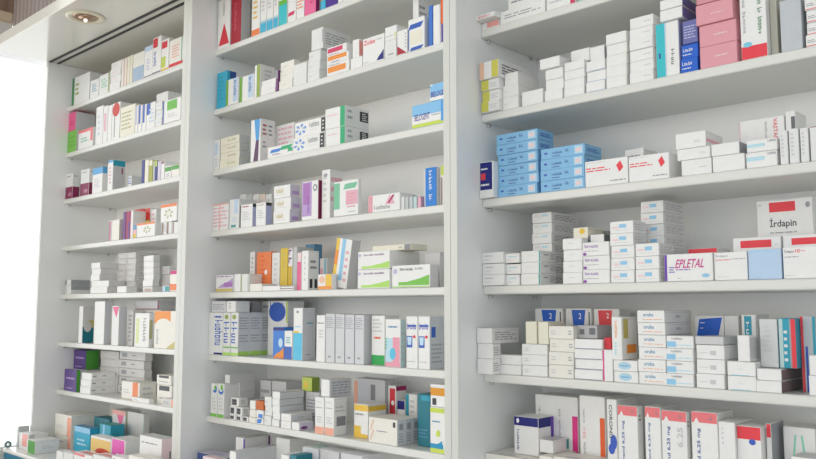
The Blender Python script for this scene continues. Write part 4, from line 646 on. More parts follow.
(-1.4320,0.0897,1.3647,0.0312,0.0690,0.1181,0.0,0.0,67,2,'silver ribbed carton in row, fourth, sixth shelf middle bay','medicine cartons on the sixth shelf of the middle bay'),
(-1.3893,0.1047,1.3647,0.0442,0.0490,0.1166,0.0,0.0,278,2,'white carton with green base, sixth shelf middle bay','medicine cartons on the sixth shelf of the middle bay'),
(-1.3208,0.0827,1.3647,0.0481,0.0164,0.1091,0.0,0.0,236,0,'white carton, pink and cyan swirls, sixth shelf middle bay','medicine cartons on the sixth shelf of the middle bay'),
(-1.2541,0.0827,1.3647,0.0342,0.0540,0.1160,0.0,0.0,306,2,'white carton with navy emblem, left, sixth shelf middle bay','medicine cartons on the sixth shelf of the middle bay'),
(-1.2171,0.0827,1.3647,0.0337,0.0474,0.1163,0.0,0.0,307,2,'white carton with navy emblem, right, sixth shelf middle bay','medicine cartons on the sixth shelf of the middle bay'),
(-2.0345,0.0827,1.1871,0.0331,0.0490,0.0946,0.0,0.0,85,2,'white carton with blue teardrop, left, lowest shelf middle bay','medicine cartons on the lowest shelf of the middle bay'),
(-1.9986,0.0827,1.1871,0.0308,0.0490,0.0960,0.0,0.0,84,0,'white carton with blue teardrop, right, lowest shelf middle bay','medicine cartons on the lowest shelf of the middle bay'),
(-1.9870,0.1323,1.1871,0.0231,0.0503,0.0239,0.1,0.0,101,0,'white-ended long carton, bottom of five, lowest shelf middle bay','medicine cartons on the lowest shelf of the middle bay'),
(-1.9862,0.1323,1.2114,0.0231,0.0540,0.0239,0.1,0.0,101,0,'white-ended long carton, second from bottom of five, lowest shelf middle bay','medicine cartons on the lowest shelf of the middle bay'),
(-1.9859,0.1323,1.2357,0.0231,0.0514,0.0239,0.1,0.0,101,0,'white-ended long carton, third from bottom of five, lowest shelf middle bay','medicine cartons on the lowest shelf of the middle bay'),
(-1.9868,0.1323,1.2600,0.0231,0.0533,0.0239,0.0,0.0,101,0,'white-ended long carton, second from top of five, lowest shelf middle bay','medicine cartons on the lowest shelf of the middle bay'),
(-1.9871,0.0976,1.2842,0.0231,0.0859,0.0239,-0.1,0.0,101,0,'white-ended long carton, top of five, lowest shelf middle bay','medicine cartons on the lowest shelf of the middle bay'),
(-1.9415,0.0847,1.1871,0.0275,0.0490,0.0125,0.0,0.0,214,0,'small black-dotted carton bottom row, first, lowest shelf middle bay','medicine cartons on the lowest shelf of the middle bay'),
(-1.9104,0.0847,1.1871,0.0270,0.0490,0.0127,0.0,0.0,214,0,'small black-dotted carton bottom row, second, lowest shelf middle bay','medicine cartons on the lowest shelf of the middle bay'),
(-1.8800,0.0847,1.1871,0.0265,0.0490,0.0130,0.0,0.0,214,0,'small black-dotted carton bottom row, third, lowest shelf middle bay','medicine cartons on the lowest shelf of the middle bay'),
(-1.9414,0.0857,1.2004,0.0268,0.0490,0.0233,0.0,0.0,214,0,'small black-dotted carton middle row, first, lowest shelf middle bay','medicine cartons on the lowest shelf of the middle bay'),
(-1.9118,0.0857,1.2006,0.0278,0.0247,0.0229,0.0,0.0,214,0,'small black-dotted carton middle row, second, lowest shelf middle bay','medicine cartons on the lowest shelf of the middle bay'),
(-1.9378,0.0867,1.2244,0.0355,0.0310,0.0232,0.0,0.0,214,0,'small black-dotted carton topmost, lowest shelf middle bay','medicine cartons on the lowest shelf of the middle bay'),
(-1.8494,0.0847,1.1871,0.0308,0.0590,0.0145,0.0,0.0,124,0,'white carton left of blue splashed one, lowest shelf middle bay','medicine cartons on the lowest shelf of the middle bay'),
(-1.8160,0.0847,1.1871,0.0315,0.0590,0.0155,0.0,0.0,194,0,'white carton splashed with blue, lowest shelf middle bay','medicine cartons on the lowest shelf of the middle bay'),
(-1.8486,0.0857,1.2024,0.0281,0.0590,0.0198,0.0,0.0,124,0,'white carton left, second layer, lowest shelf middle bay','medicine cartons on the lowest shelf of the middle bay'),
(-1.8179,0.0857,1.2034,0.0316,0.0590,0.0205,0.0,0.0,226,0,'white carton with blue foot, second layer, lowest shelf middle bay','medicine cartons on the lowest shelf of the middle bay'),
(-1.8493,0.0867,1.2230,0.0253,0.0590,0.0238,0.0,0.0,81,0,'white carton left of orange one, lowest shelf middle bay','medicine cartons on the lowest shelf of the middle bay'),
(-1.8214,0.0867,1.2248,0.0337,0.0590,0.0234,0.0,0.0,33,0,'burnt orange carton, lowest shelf middle bay','medicine cartons on the lowest shelf of the middle bay'),
(-1.7808,0.0847,1.1871,0.0302,0.0590,0.0248,-0.3,0.0,88,0,'plain white carton right of orange one, bottom of three, lowest shelf middle bay','medicine cartons on the lowest shelf of the middle bay'),
(-1.7809,0.0873,1.2123,0.0302,0.0590,0.0248,-0.4,0.0,88,0,'plain white carton right of orange one, middle of three, lowest shelf middle bay','medicine cartons on the lowest shelf of the middle bay'),
(-1.7810,0.0851,1.2375,0.0302,0.0590,0.0248,-0.4,0.0,88,0,'plain white carton right of orange one, top of three, lowest shelf middle bay','medicine cartons on the lowest shelf of the middle bay'),
(-1.7492,0.0867,1.1871,0.0309,0.0818,0.0178,-0.3,0.0,297,0,'white-fronted grey carton, bottom of five, lowest shelf middle bay','medicine cartons on the lowest shelf of the middle bay'),
(-1.7485,0.0886,1.2053,0.0309,0.0818,0.0178,-0.2,0.0,297,0,'white-fronted grey carton, second from bottom of five, lowest shelf middle bay','medicine cartons on the lowest shelf of the middle bay'),
(-1.7487,0.0868,1.2235,0.0309,0.0818,0.0178,0.2,0.0,297,0,'white-fronted grey carton, third from bottom of five, lowest shelf middle bay','medicine cartons on the lowest shelf of the middle bay'),
(-1.7505,0.0873,1.2417,0.0309,0.0818,0.0178,0.5,0.0,297,0,'white-fronted grey carton, second from top of five, lowest shelf middle bay','medicine cartons on the lowest shelf of the middle bay'),
(-1.7490,0.0876,1.2599,0.0309,0.0818,0.0178,-0.4,0.0,297,0,'white-fronted grey carton, top of five, lowest shelf middle bay','medicine cartons on the lowest shelf of the middle bay'),
(-1.7057,0.0827,1.1871,0.0408,0.0717,0.0185,0.2,0.0,173,0,'white carton with wavy mark, bottom of two, lowest shelf middle bay','medicine cartons on the lowest shelf of the middle bay'),
(-1.7060,0.0833,1.2060,0.0408,0.0717,0.0185,0.1,0.0,173,0,'white carton with wavy mark, top of two, lowest shelf middle bay','medicine cartons on the lowest shelf of the middle bay'),
(-1.6602,0.0827,1.1871,0.0298,0.0466,0.0198,0.0,0.0,291,0,'white carton with violet-blotched side, lowest shelf middle bay','medicine cartons on the lowest shelf of the middle bay'),
(-1.9462,0.1927,1.1871,0.0487,0.0590,0.1021,0.0,0.0,63,2,'long grey carton on rear pile, left, lowest shelf middle bay','medicine cartons on the lowest shelf of the middle bay'),
(-1.8939,0.1947,1.1871,0.0662,0.0590,0.1026,0.0,0.0,63,2,'long grey carton on rear pile, right, lowest shelf middle bay','medicine cartons on the lowest shelf of the middle bay'),
(-1.7136,0.1727,1.1871,0.0551,0.0690,0.0870,0.0,0.0,64,1,'silver carton beneath yellow-green one, lowest shelf middle bay','medicine cartons on the lowest shelf of the middle bay'),
(-1.7323,0.1737,1.2749,0.0415,0.0280,0.0365,0.0,0.0,313,0,'yellow-green carton on rear pile, lowest shelf middle bay','medicine cartons on the lowest shelf of the middle bay'),
(-1.5687,0.0827,1.1871,0.0340,0.0590,0.0900,0.0,0.0,277,0,'white carton with coral base, left, lowest shelf middle bay','medicine cartons on the lowest shelf of the middle bay'),
(-1.5315,0.0827,1.1871,0.0337,0.0424,0.0919,0.0,0.0,277,0,'white carton with coral base, right, lowest shelf middle bay','medicine cartons on the lowest shelf of the middle bay'),
(-1.5535,0.0887,1.2798,0.0331,0.0732,0.0411,0.0,0.0,296,2,'white carton crossing coral-based ones, lowest shelf middle bay','medicine cartons on the lowest shelf of the middle bay'),
(-1.4576,0.1127,1.1871,0.0485,0.0619,0.0800,0.0,0.0,251,2,'white and yellow carton with curved top, lowest shelf middle bay','medicine cartons on the lowest shelf of the middle bay'),
(-1.5543,0.2027,1.1871,0.1128,0.0390,0.1305,0.0,0.0,69,2,'salmon-edged silver carton in rear, lowest shelf middle bay','medicine cartons on the lowest shelf of the middle bay'),
(-1.4254,0.1987,1.1871,0.0270,0.0368,0.1192,0.0,0.0,221,2,'white carton with bold red spine, lowest shelf middle bay','medicine cartons on the lowest shelf of the middle bay'),
(-1.3938,0.1987,1.1871,0.0251,0.0290,0.0858,0.0,0.0,249,0,'small white and navy upright carton, lowest shelf middle bay','medicine cartons on the lowest shelf of the middle bay'),
(-1.3655,0.1987,1.1871,0.0374,0.0490,0.1034,0.0,0.0,270,2,'white carton with teal left strip, lowest shelf middle bay','medicine cartons on the lowest shelf of the middle bay'),
(-1.2598,0.1267,1.1871,0.0379,0.0590,0.1165,0.0,0.0,77,2,'deep teal upright carton, lowest shelf middle bay','medicine cartons on the lowest shelf of the middle bay'),
(-1.3796,0.0867,1.1871,0.0930,0.0248,0.0579,0.0,0.0,127,0,'white carton with faint gold rays, front of row, lowest shelf middle bay','medicine cartons on the lowest shelf of the middle bay'),
(-1.3796,0.1125,1.1871,0.0930,0.0248,0.0579,0.0,0.0,127,0,'white carton with faint gold rays, second from front, lowest shelf middle bay','medicine cartons on the lowest shelf of the middle bay'),
(-1.3796,0.1382,1.1871,0.0930,0.0248,0.0579,0.0,0.0,127,0,'white carton with faint gold rays, rearmost of row, lowest shelf middle bay','medicine cartons on the lowest shelf of the middle bay'),
(-1.1840,0.0847,1.1871,0.0580,0.0440,0.0976,0.0,0.0,273,1,'white carton, blue and lime landscape foot, lowest shelf middle bay','medicine cartons on the lowest shelf of the middle bay'),
(-1.1841,0.0857,1.2855,0.0577,0.0440,0.0477,0.0,0.0,243,1,'white carton with amber upper band, lowest shelf middle bay','medicine cartons on the lowest shelf of the middle bay'),
(-2.0313,0.0400,0.9940,0.1377,0.0544,0.0964,0.0,0.0,31,1,'flat navy-edged pale blue carton, counter under middle bay','medicine cartons on the counter under the middle bay'),
(-1.9560,0.0100,0.9940,0.1154,0.0250,0.0994,0.0,0.0,39,0,'pale pink flat carton in front, counter under middle bay','medicine cartons on the counter under the middle bay'),
(-1.8146,0.0000,0.9940,0.0284,0.1416,0.1313,0.0,0.0,298,0,'white-ended long silver carton, counter under middle bay','medicine cartons on the counter under the middle bay'),
(-1.9243,0.0950,0.9940,0.0451,0.0859,0.1447,0.0,0.0,112,2,'white carton with violet stripe in rear, counter under middle bay','medicine cartons on the counter under the middle bay'),
(-1.7856,0.1300,0.9940,0.0584,0.0590,0.1546,0.0,0.0,109,2,'white carton with violet foot in rear, counter under middle bay','medicine cartons on the counter under the middle bay'),
(-1.5962,0.0000,0.9940,0.0301,0.0494,0.1490,0.0,0.0,147,0,'white carton with red dot, counter under middle bay','medicine cartons on the counter under the middle bay'),
(-1.5631,0.0000,0.9940,0.0250,0.0494,0.1523,0.0,0.0,78,0,'dark teal carton on counter, counter under middle bay','medicine cartons on the counter under the middle bay'),
(-1.5760,0.0500,0.9940,0.0598,0.0590,0.1636,0.0,0.0,65,1,'silver carton with mint lettering, counter under middle bay','medicine cartons on the counter under the middle bay'),
(-1.5094,0.0500,0.9940,0.0674,0.0590,0.1657,0.0,0.0,18,1,'pale grey carton beside mint one, counter under middle bay','medicine cartons on the counter under the middle bay'),
(-1.4356,0.0500,0.9940,0.0737,0.0590,0.1662,0.0,0.0,68,1,'pale grey carton under shelf edge, counter under middle bay','medicine cartons on the counter under the middle bay'),
(-3.0548,0.0867,2.2839,0.1485,0.0590,0.1093,0.0,0.0,114,0,'white carton with green spine edge, top shelf left bay','medicine cartons on the top shelf of the left bay'),
(-2.8977,0.0867,2.2839,0.0681,0.0590,0.0684,0.0,0.0,95,0,'white carton with blue-green scribble, left, top shelf left bay','medicine cartons on the top shelf of the left bay'),
(-2.8250,0.0867,2.2839,0.0781,0.0590,0.0736,0.0,0.0,94,0,'white carton with blue-green scribble, right, top shelf left bay','medicine cartons on the top shelf of the left bay'),
(-2.7424,0.0867,2.2839,0.0766,0.0590,0.0257,-0.3,0.0,165,0,'white carton with red-green dashes, bottom of four, top shelf left bay','medicine cartons on the top shelf of the left bay'),
(-2.7424,0.0892,2.3100,0.0766,0.0590,0.0257,-0.2,0.0,165,0,'white carton with red-green dashes, second from bottom of four, top shelf left bay','medicine cartons on the top shelf of the left bay'),
(-2.7423,0.0872,2.3361,0.0766,0.0590,0.0257,0.3,0.0,165,0,'white carton with red-green dashes, third from bottom of four, top shelf left bay','medicine cartons on the top shelf of the left bay'),
(-2.7416,0.0899,2.3622,0.0766,0.0590,0.0257,-0.1,0.0,165,0,'white carton with red-green dashes, top of four, top shelf left bay','medicine cartons on the top shelf of the left bay'),
(-2.6563,0.0867,2.2839,0.0192,0.0590,0.1007,0.0,0.0,134,0,'narrow cream upright carton, first, top shelf left bay','medicine cartons on the top shelf of the left bay'),
(-2.6340,0.0867,2.2839,0.0167,0.0590,0.1009,0.0,0.0,134,0,'narrow cream upright carton, second, top shelf left bay','medicine cartons on the top shelf of the left bay'),
(-2.6141,0.0867,2.2839,0.0166,0.0590,0.1015,0.0,0.0,5,0,'narrow cream upright carton, third, top shelf left bay','medicine cartons on the top shelf of the left bay'),
(-2.5945,0.0867,2.2839,0.0164,0.0590,0.1022,0.0,0.0,5,0,'narrow cream upright carton, fourth, top shelf left bay','medicine cartons on the top shelf of the left bay'),
(-2.5738,0.0867,2.2839,0.0770,0.0590,0.0993,0.0,0.0,139,2,'white carton with pale blue foot, top shelf left bay','medicine cartons on the top shelf of the left bay'),
(-2.4948,0.0867,2.2839,0.0527,0.0590,0.1077,0.0,0.0,253,2,'white carton with light blue cap, top shelf left bay','medicine cartons on the top shelf of the left bay'),
(-2.4401,0.0867,2.2839,0.0543,0.0590,0.1263,0.0,0.0,210,2,'white carton with red label, blue lettering, top shelf left bay','medicine cartons on the top shelf of the left bay'),
(-2.3828,0.0867,2.2839,0.0468,0.0590,0.1053,0.0,0.0,211,2,'white carton, red cap and lime foot, top shelf left bay','medicine cartons on the top shelf of the left bay'),
(-2.3277,0.0847,2.2839,0.0874,0.0590,0.0908,0.0,0.0,138,0,'white carton with pink lettering, red base, top shelf left bay','medicine cartons on the top shelf of the left bay'),
(-3.0757,0.0867,2.0996,0.0770,0.0731,0.0840,0.0,0.0,23,0,'lime green carton at left wall, second shelf left bay','medicine cartons on the second shelf of the left bay'),
(-3.0757,0.0877,2.1844,0.0604,0.0768,0.0726,0.0,0.0,51,2,'raspberry pink carton on lime one, second shelf left bay','medicine cartons on the second shelf of the left bay'),
(-2.9770,0.0847,2.0996,0.1193,0.0290,0.0724,0.0,0.0,257,0,'white carton edged in coral, second shelf left bay','medicine cartons on the second shelf of the left bay'),
(-2.8401,0.0867,2.0996,0.0550,0.0590,0.1413,0.0,0.0,178,2,'white tall carton, first of three, second shelf left bay','medicine cartons on the second shelf of the left bay'),
(-2.7818,0.0867,2.0996,0.0320,0.0590,0.1348,0.0,0.0,222,2,'white tall carton with rose strip, second shelf left bay','medicine cartons on the second shelf of the left bay'),
(-2.7463,0.0867,2.0996,0.0290,0.0590,0.1310,0.0,0.0,81,2,'white tall carton, third of three, second shelf left bay','medicine cartons on the second shelf of the left bay'),
(-2.7141,0.0867,2.0996,0.0578,0.0590,0.1326,0.0,0.0,145,2,'white carton with red balloon print, second shelf left bay','medicine cartons on the second shelf of the left bay'),
(-2.6521,0.0867,2.0996,0.1044,0.0590,0.1066,0.0,0.0,8,0,'wide cream carton with fine lines, second shelf left bay','medicine cartons on the second shelf of the left bay'),
(-2.5451,0.0867,2.0996,0.0180,0.0590,0.0956,0.0,0.0,215,0,'narrow carton with navy strip, first, second shelf left bay','medicine cartons on the second shelf of the left bay'),
(-2.5230,0.0867,2.0996,0.0230,0.0590,0.0938,0.0,0.0,216,0,'narrow carton with navy strip, second, second shelf left bay','medicine cartons on the second shelf of the left bay'),
(-2.4958,0.0867,2.0996,0.0247,0.0454,0.0912,0.0,0.0,216,0,'narrow carton with navy strip, third, second shelf left bay','medicine cartons on the second shelf of the left bay'),
(-2.4681,0.0867,2.0996,0.0556,0.0454,0.0894,0.0,0.0,201,2,'white carton with royal blue mark, second shelf left bay','medicine cartons on the second shelf of the left bay'),
(-2.4088,0.0867,2.0996,0.0403,0.0590,0.0275,0.0,0.0,93,0,'white carton, faint blue lines, bottom of three, second shelf left bay','medicine cartons on the second shelf of the left bay'),
(-2.4094,0.0890,2.1275,0.0403,0.0590,0.0275,0.2,0.0,93,0,'white carton, faint blue lines, middle of three, second shelf left bay','medicine cartons on the second shelf of the left bay'),
(-2.4099,0.0871,2.1553,0.0403,0.0590,0.0275,-0.5,0.0,93,0,'white carton, faint blue lines, top of three, second shelf left bay','medicine cartons on the second shelf of the left bay'),
(-2.3555,0.0827,2.0996,0.1102,0.0340,0.0748,0.0,0.0,202,0,'white carton with bright green patch, second shelf left bay','medicine cartons on the second shelf of the left bay'),
(-2.4887,0.1327,2.0996,0.0767,0.0590,0.1343,0.0,0.0,82,2,'tall white carton behind green patch, second shelf left bay','medicine cartons on the second shelf of the left bay'),
(-3.0757,0.0867,1.9178,0.0594,0.0272,0.0979,0.0,0.0,116,2,'white over maroon carton, left, third shelf left bay','medicine cartons on the third shelf of the left bay'),
(-2.9487,0.0867,1.9178,0.0706,0.0290,0.0992,0.0,0.0,116,2,'white over maroon carton, right, third shelf left bay','medicine cartons on the third shelf of the left bay'),
(-2.8502,0.0867,1.9178,0.0768,0.0182,0.0939,0.0,0.0,247,0,'white carton with blue cap, short, third shelf left bay','medicine cartons on the third shelf of the left bay'),
(-2.7322,0.0867,1.9178,0.0379,0.0465,0.1087,0.0,0.0,287,2,'white carton with blue cap, tall, third shelf left bay','medicine cartons on the third shelf of the left bay'),
(-2.6341,0.1127,1.9178,0.0281,0.0490,0.0436,0.0,0.0,89,2,'small pale carton with blue lines, third shelf left bay','medicine cartons on the third shelf of the left bay'),
(-2.4890,0.0867,1.9178,0.0182,0.0590,0.0794,0.0,0.0,29,0,'navy-spined narrow carton, third shelf left bay','medicine cartons on the third shelf of the left bay'),
(-2.4680,0.0867,1.9178,0.0252,0.0590,0.0775,0.0,0.0,5,0,'cream narrow carton after navy spine, third shelf left bay','medicine cartons on the third shelf of the left bay'),
(-2.4393,0.0867,1.9178,0.0217,0.0590,0.0722,0.0,0.0,32,0,'olive green narrow carton, third shelf left bay','medicine cartons on the third shelf of the left bay'),
(-2.4141,0.0867,1.9178,0.0113,0.0590,0.0670,0.0,0.0,21,0,'narrow grey carton by olive one, third shelf left bay','medicine cartons on the third shelf of the left bay'),
(-2.4002,0.0867,1.9178,0.0135,0.0590,0.0664,0.0,0.0,30,0,'narrow navy carton, third shelf left bay','medicine cartons on the third shelf of the left bay'),
(-2.3839,0.0867,1.9178,0.0203,0.0590,0.0627,0.0,0.0,24,0,'white narrow carton with lilac marks, third shelf left bay','medicine cartons on the third shelf of the left bay'),
(-2.3610,0.0867,1.9178,0.0200,0.0590,0.0598,0.0,0.0,258,0,'white narrow carton, brown-topped, third shelf left bay','medicine cartons on the third shelf of the left bay'),
(-2.3372,0.0867,1.9178,0.0397,0.0590,0.0401,0.0,0.0,245,0,'white carton with leafy green top, left, third shelf left bay','medicine cartons on the third shelf of the left bay'),
(-2.2943,0.0867,1.9178,0.0438,0.0590,0.0388,0.0,0.0,135,0,'white carton with leafy green top, right, third shelf left bay','medicine cartons on the third shelf of the left bay'),
(-2.7082,0.0867,1.7351,0.0200,0.0590,0.0731,0.0,0.0,115,0,'cream carton with plum stripe, fourth shelf left bay','medicine cartons on the fourth shelf of the left bay'),
(-2.6855,0.0867,1.7351,0.0531,0.0590,0.0722,0.0,0.0,124,2,'plain cream-white upright carton, fourth shelf left bay','medicine cartons on the fourth shelf of the left bay'),
(-2.6058,0.0867,1.7351,0.0174,0.0474,0.0952,0.0,0.0,42,0,'plum purple narrow carton, fourth shelf left bay','medicine cartons on the fourth shelf of the left bay'),
(-2.5857,0.0867,1.7351,0.0294,0.0474,0.0951,0.0,0.0,26,2,'maroon and violet narrow carton, fourth shelf left bay','medicine cartons on the fourth shelf of the left bay'),
(-2.5538,0.0867,1.7351,0.0169,0.0474,0.0954,0.0,0.0,235,0,'white narrow carton with pink edge, fourth shelf left bay','medicine cartons on the fourth shelf of the left bay'),
(-2.5288,0.0847,1.7351,0.0211,0.0390,0.0453,0.0,0.0,246,0,'small multicoloured carton, fourth shelf left bay','medicine cartons on the fourth shelf of the left bay'),
(-2.4999,0.0827,1.7351,0.1177,0.0390,0.0468,0.0,0.0,259,0,'white carton with orange cap and emblem, fourth shelf left bay','medicine cartons on the fourth shelf of the left bay'),
(-2.6250,0.1347,1.7351,0.0706,0.0590,0.1080,0.0,0.0,46,2,'scarlet carton in rear, fourth shelf left bay','medicine cartons on the fourth shelf of the left bay'),
(-2.5490,0.1347,1.7351,0.0396,0.0590,0.1069,0.0,0.0,244,2,'red and yellow-green patterned carton, fourth shelf left bay','medicine cartons on the fourth shelf of the left bay'),
(-2.5030,0.1347,1.7351,0.0337,0.0590,0.0992,0.0,0.0,161,2,'white carton with pink marks in rear, fourth shelf left bay','medicine cartons on the fourth shelf of the left bay'),
(-2.4106,0.1223,1.7351,0.0267,0.0294,0.0667,0.0,0.0,79,2,'pale teal carton, fourth shelf left bay','medicine cartons on the fourth shelf of the left bay'),
(-2.3500,0.0867,1.7351,0.0619,0.0590,0.0399,0.0,0.0,104,0,'white carton with brown stripes, fourth shelf left bay','medicine cartons on the fourth shelf of the left bay'),
(-2.2857,0.0867,1.7351,0.0560,0.0590,0.0363,0.0,0.0,105,0,'white carton with brown stripes, right, fourth shelf left bay','medicine cartons on the fourth shelf of the left bay'),
(-2.3566,0.0877,1.7758,0.0971,0.0590,0.0570,0.0,0.0,254,0,'orange-capped white carton on striped ones, fourth shelf left bay','medicine cartons on the fourth shelf of the left bay'),
(-3.0421,0.0867,1.5517,0.0489,0.0725,0.0324,0.0,0.0,117,0,'low white-ended carton, dark top print, fifth shelf left bay','medicine cartons on the fifth shelf of the left bay'),
(-3.0470,0.0877,1.5849,0.0491,0.0739,0.0209,0.0,0.0,118,0,'low dark-sided carton on its twin, fifth shelf left bay','medicine cartons on the fifth shelf of the left bay'),
(-2.8284,0.0847,1.5517,0.1301,0.0634,0.0220,-0.5,0.0,294,0,'white wide carton under narrow stack, bottom of two, fifth shelf left bay','medicine cartons on the fifth shelf of the left bay'),
(-2.8267,0.0866,1.5741,0.1301,0.0626,0.0220,0.3,0.0,294,0,'white wide carton under narrow stack, top of two, fifth shelf left bay','medicine cartons on the fifth shelf of the left bay'),
(-2.8320,0.0857,1.5969,0.0681,0.0915,0.0214,-0.0,0.0,295,0,'white-ended long silver carton, bottom of three, fifth shelf left bay','medicine cartons on the fifth shelf of the left bay'),
(-2.8299,0.0882,1.6187,0.0681,0.0915,0.0214,-0.1,0.0,295,0,'white-ended long silver carton, middle of three, fifth shelf left bay','medicine cartons on the fifth shelf of the left bay'),
(-2.8309,0.0861,1.6406,0.0681,0.0915,0.0214,-0.3,0.0,295,0,'white-ended long silver carton, top of three, fifth shelf left bay','medicine cartons on the fifth shelf of the left bay'),
(-2.6236,0.0827,1.5517,0.0646,0.0390,0.0218,0.0,0.0,81,0,'small white front carton, fifth shelf left bay','medicine cartons on the fifth shelf of the left bay'),
(-2.7622,0.1487,1.5517,0.0649,0.0890,0.0204,-0.1,0.0,57,0,'silver carton of rear left stack, bottom of seven, fifth shelf left bay','medicine cartons on the fifth shelf of the left bay'),
(-2.7617,0.1522,1.5725,0.0649,0.0890,0.0204,-0.3,0.0,57,0,'silver carton of rear left stack, second from bottom of seven, fifth shelf left bay','medicine cartons on the fifth shelf of the left bay'),
(-2.7620,0.1498,1.5934,0.0649,0.0890,0.0204,-0.3,0.0,57,0,'silver carton of rear left stack, third from bottom of seven, fifth shelf left bay','medicine cartons on the fifth shelf of the left bay'),
(-2.7619,0.1496,1.6142,0.0649,0.0890,0.0204,-0.0,0.0,57,0,'silver carton of rear left stack, fourth from bottom of seven, fifth shelf left bay','medicine cartons on the fifth shelf of the left bay'),
(-2.7612,0.1524,1.6351,0.0636,0.0890,0.0204,-0.1,0.0,57,0,'silver carton of rear left stack, fifth from bottom of seven, fifth shelf left bay','medicine cartons on the fifth shelf of the left bay'),
(-2.7603,0.1515,1.6559,0.0649,0.0890,0.0204,0.2,0.0,57,0,'silver carton of rear left stack, second from top of seven, fifth shelf left bay','medicine cartons on the fifth shelf of the left bay'),
(-2.7615,0.1525,1.6768,0.0649,0.0890,0.0204,-0.4,0.0,57,0,'silver carton of rear left stack, top of seven, fifth shelf left bay','medicine cartons on the fifth shelf of the left bay'),
(-2.6878,0.1467,1.5517,0.0638,0.0890,0.0202,-0.2,0.0,57,0,'silver carton of rear middle stack, bottom of seven, fifth shelf left bay','medicine cartons on the fifth shelf of the left bay'),
(-2.6877,0.1496,1.5723,0.0638,0.0890,0.0202,-0.3,0.0,57,0,'silver carton of rear middle stack, second from bottom of seven, fifth shelf left bay','medicine cartons on the fifth shelf of the left bay'),
(-2.6889,0.1468,1.5929,0.0638,0.0890,0.0202,-0.3,0.0,57,0,'silver carton of rear middle stack, third from bottom of seven, fifth shelf left bay','medicine cartons on the fifth shelf of the left bay'),
(-2.6892,0.1483,1.6134,0.0638,0.0890,0.0202,0.5,0.0,57,0,'silver carton of rear middle stack, fourth from bottom of seven, fifth shelf left bay','medicine cartons on the fifth shelf of the left bay'),
(-2.6885,0.1479,1.6340,0.0638,0.0890,0.0202,-0.0,0.0,57,0,'silver carton of rear middle stack, fifth from bottom of seven, fifth shelf left bay','medicine cartons on the fifth shelf of the left bay'),
(-2.6887,0.1496,1.6546,0.0638,0.0890,0.0202,0.2,0.0,57,0,'silver carton of rear middle stack, second from top of seven, fifth shelf left bay','medicine cartons on the fifth shelf of the left bay'),
(-2.6890,0.1477,1.6752,0.0638,0.0890,0.0202,0.2,0.0,57,0,'silver carton of rear middle stack, top of seven, fifth shelf left bay','medicine cartons on the fifth shelf of the left bay'),
(-2.4539,0.0857,1.5517,0.0621,0.0364,0.0177,0.0,0.0,59,0,'silver carton with brown code, fifth shelf left bay','medicine cartons on the fifth shelf of the left bay'),
(-2.4566,0.0867,1.5702,0.0624,0.0231,0.0199,0.1,0.0,154,0,'bright white-fronted carton, bottom of five, fifth shelf left bay','medicine cartons on the fifth shelf of the left bay'),
(-2.4578,0.0906,1.5905,0.0624,0.0231,0.0199,-0.5,0.0,154,0,'bright white-fronted carton, second from bottom of five, fifth shelf left bay','medicine cartons on the fifth shelf of the left bay'),
(-2.4587,0.0898,1.6108,0.0624,0.0231,0.0199,-0.1,0.0,154,0,'bright white-fronted carton, third from bottom of five, fifth shelf left bay','medicine cartons on the fifth shelf of the left bay'),
(-2.4587,0.0889,1.6311,0.0624,0.0231,0.0199,0.5,0.0,154,0,'bright white-fronted carton, second from top of five, fifth shelf left bay','medicine cartons on the fifth shelf of the left bay'),
(-2.4576,0.0881,1.6514,0.0624,0.0231,0.0199,-0.4,0.0,154,0,'bright white-fronted carton, top of five, fifth shelf left bay','medicine cartons on the fifth shelf of the left bay'),
(-2.4065,0.1227,1.5517,0.0527,0.0590,0.0279,0.4,0.0,54,0,'faint lilac and grey carton, bottom of three, fifth shelf left bay','medicine cartons on the fifth shelf of the left bay'),
(-2.4055,0.1264,1.5800,0.0527,0.0590,0.0279,-0.4,0.0,54,0,'faint lilac and grey carton, middle of three, fifth shelf left bay','medicine cartons on the fifth shelf of the left bay'),
(-2.4061,0.1229,1.6083,0.0527,0.0590,0.0279,-0.1,0.0,54,0,'faint lilac and grey carton, top of three, fifth shelf left bay','medicine cartons on the fifth shelf of the left bay'),
(-2.3311,0.0867,1.5517,0.0408,0.0290,0.0175,0.0,0.0,25,0,'small teal and green carton, fifth shelf left bay','medicine cartons on the fifth shelf of the left bay'),
(-2.2825,0.0847,1.5517,0.0710,0.0590,0.0651,0.0,0.0,137,0,'white carton, magenta cap and orange foot, fifth shelf left bay','medicine cartons on the fifth shelf of the left bay'),
(-2.9106,0.0847,1.3718,0.0299,0.0429,0.1334,0.0,0.0,288,2,'white spined carton, teal lower side, sixth shelf left bay','medicine cartons on the sixth shelf of the left bay'),
(-2.7925,0.0867,1.3718,0.0756,0.0239,0.1508,0.0,0.0,293,0,'tall white carton with silver side, sixth shelf left bay','medicine cartons on the sixth shelf of the left bay'),
(-2.6609,0.0867,1.3718,0.0493,0.0292,0.1342,0.0,0.0,123,2,'white carton with pink triangle, sixth shelf left bay','medicine cartons on the sixth shelf of the left bay'),
(-2.5975,0.1127,1.3718,0.0349,0.0390,0.1194,0.0,0.0,56,2,'silver carton in rear of pink one, sixth shelf left bay','medicine cartons on the sixth shelf of the left bay'),
(-2.6233,0.1547,1.3718,0.1699,0.0590,0.1214,0.0,0.0,55,0,'silver wide carton standing in rear, sixth shelf left bay','medicine cartons on the sixth shelf of the left bay'),
(-2.6303,0.1557,1.4940,0.1609,0.0590,0.0308,0.0,0.0,70,0,'silver carton laid on top, maroon end, sixth shelf left bay','medicine cartons on the sixth shelf of the left bay'),
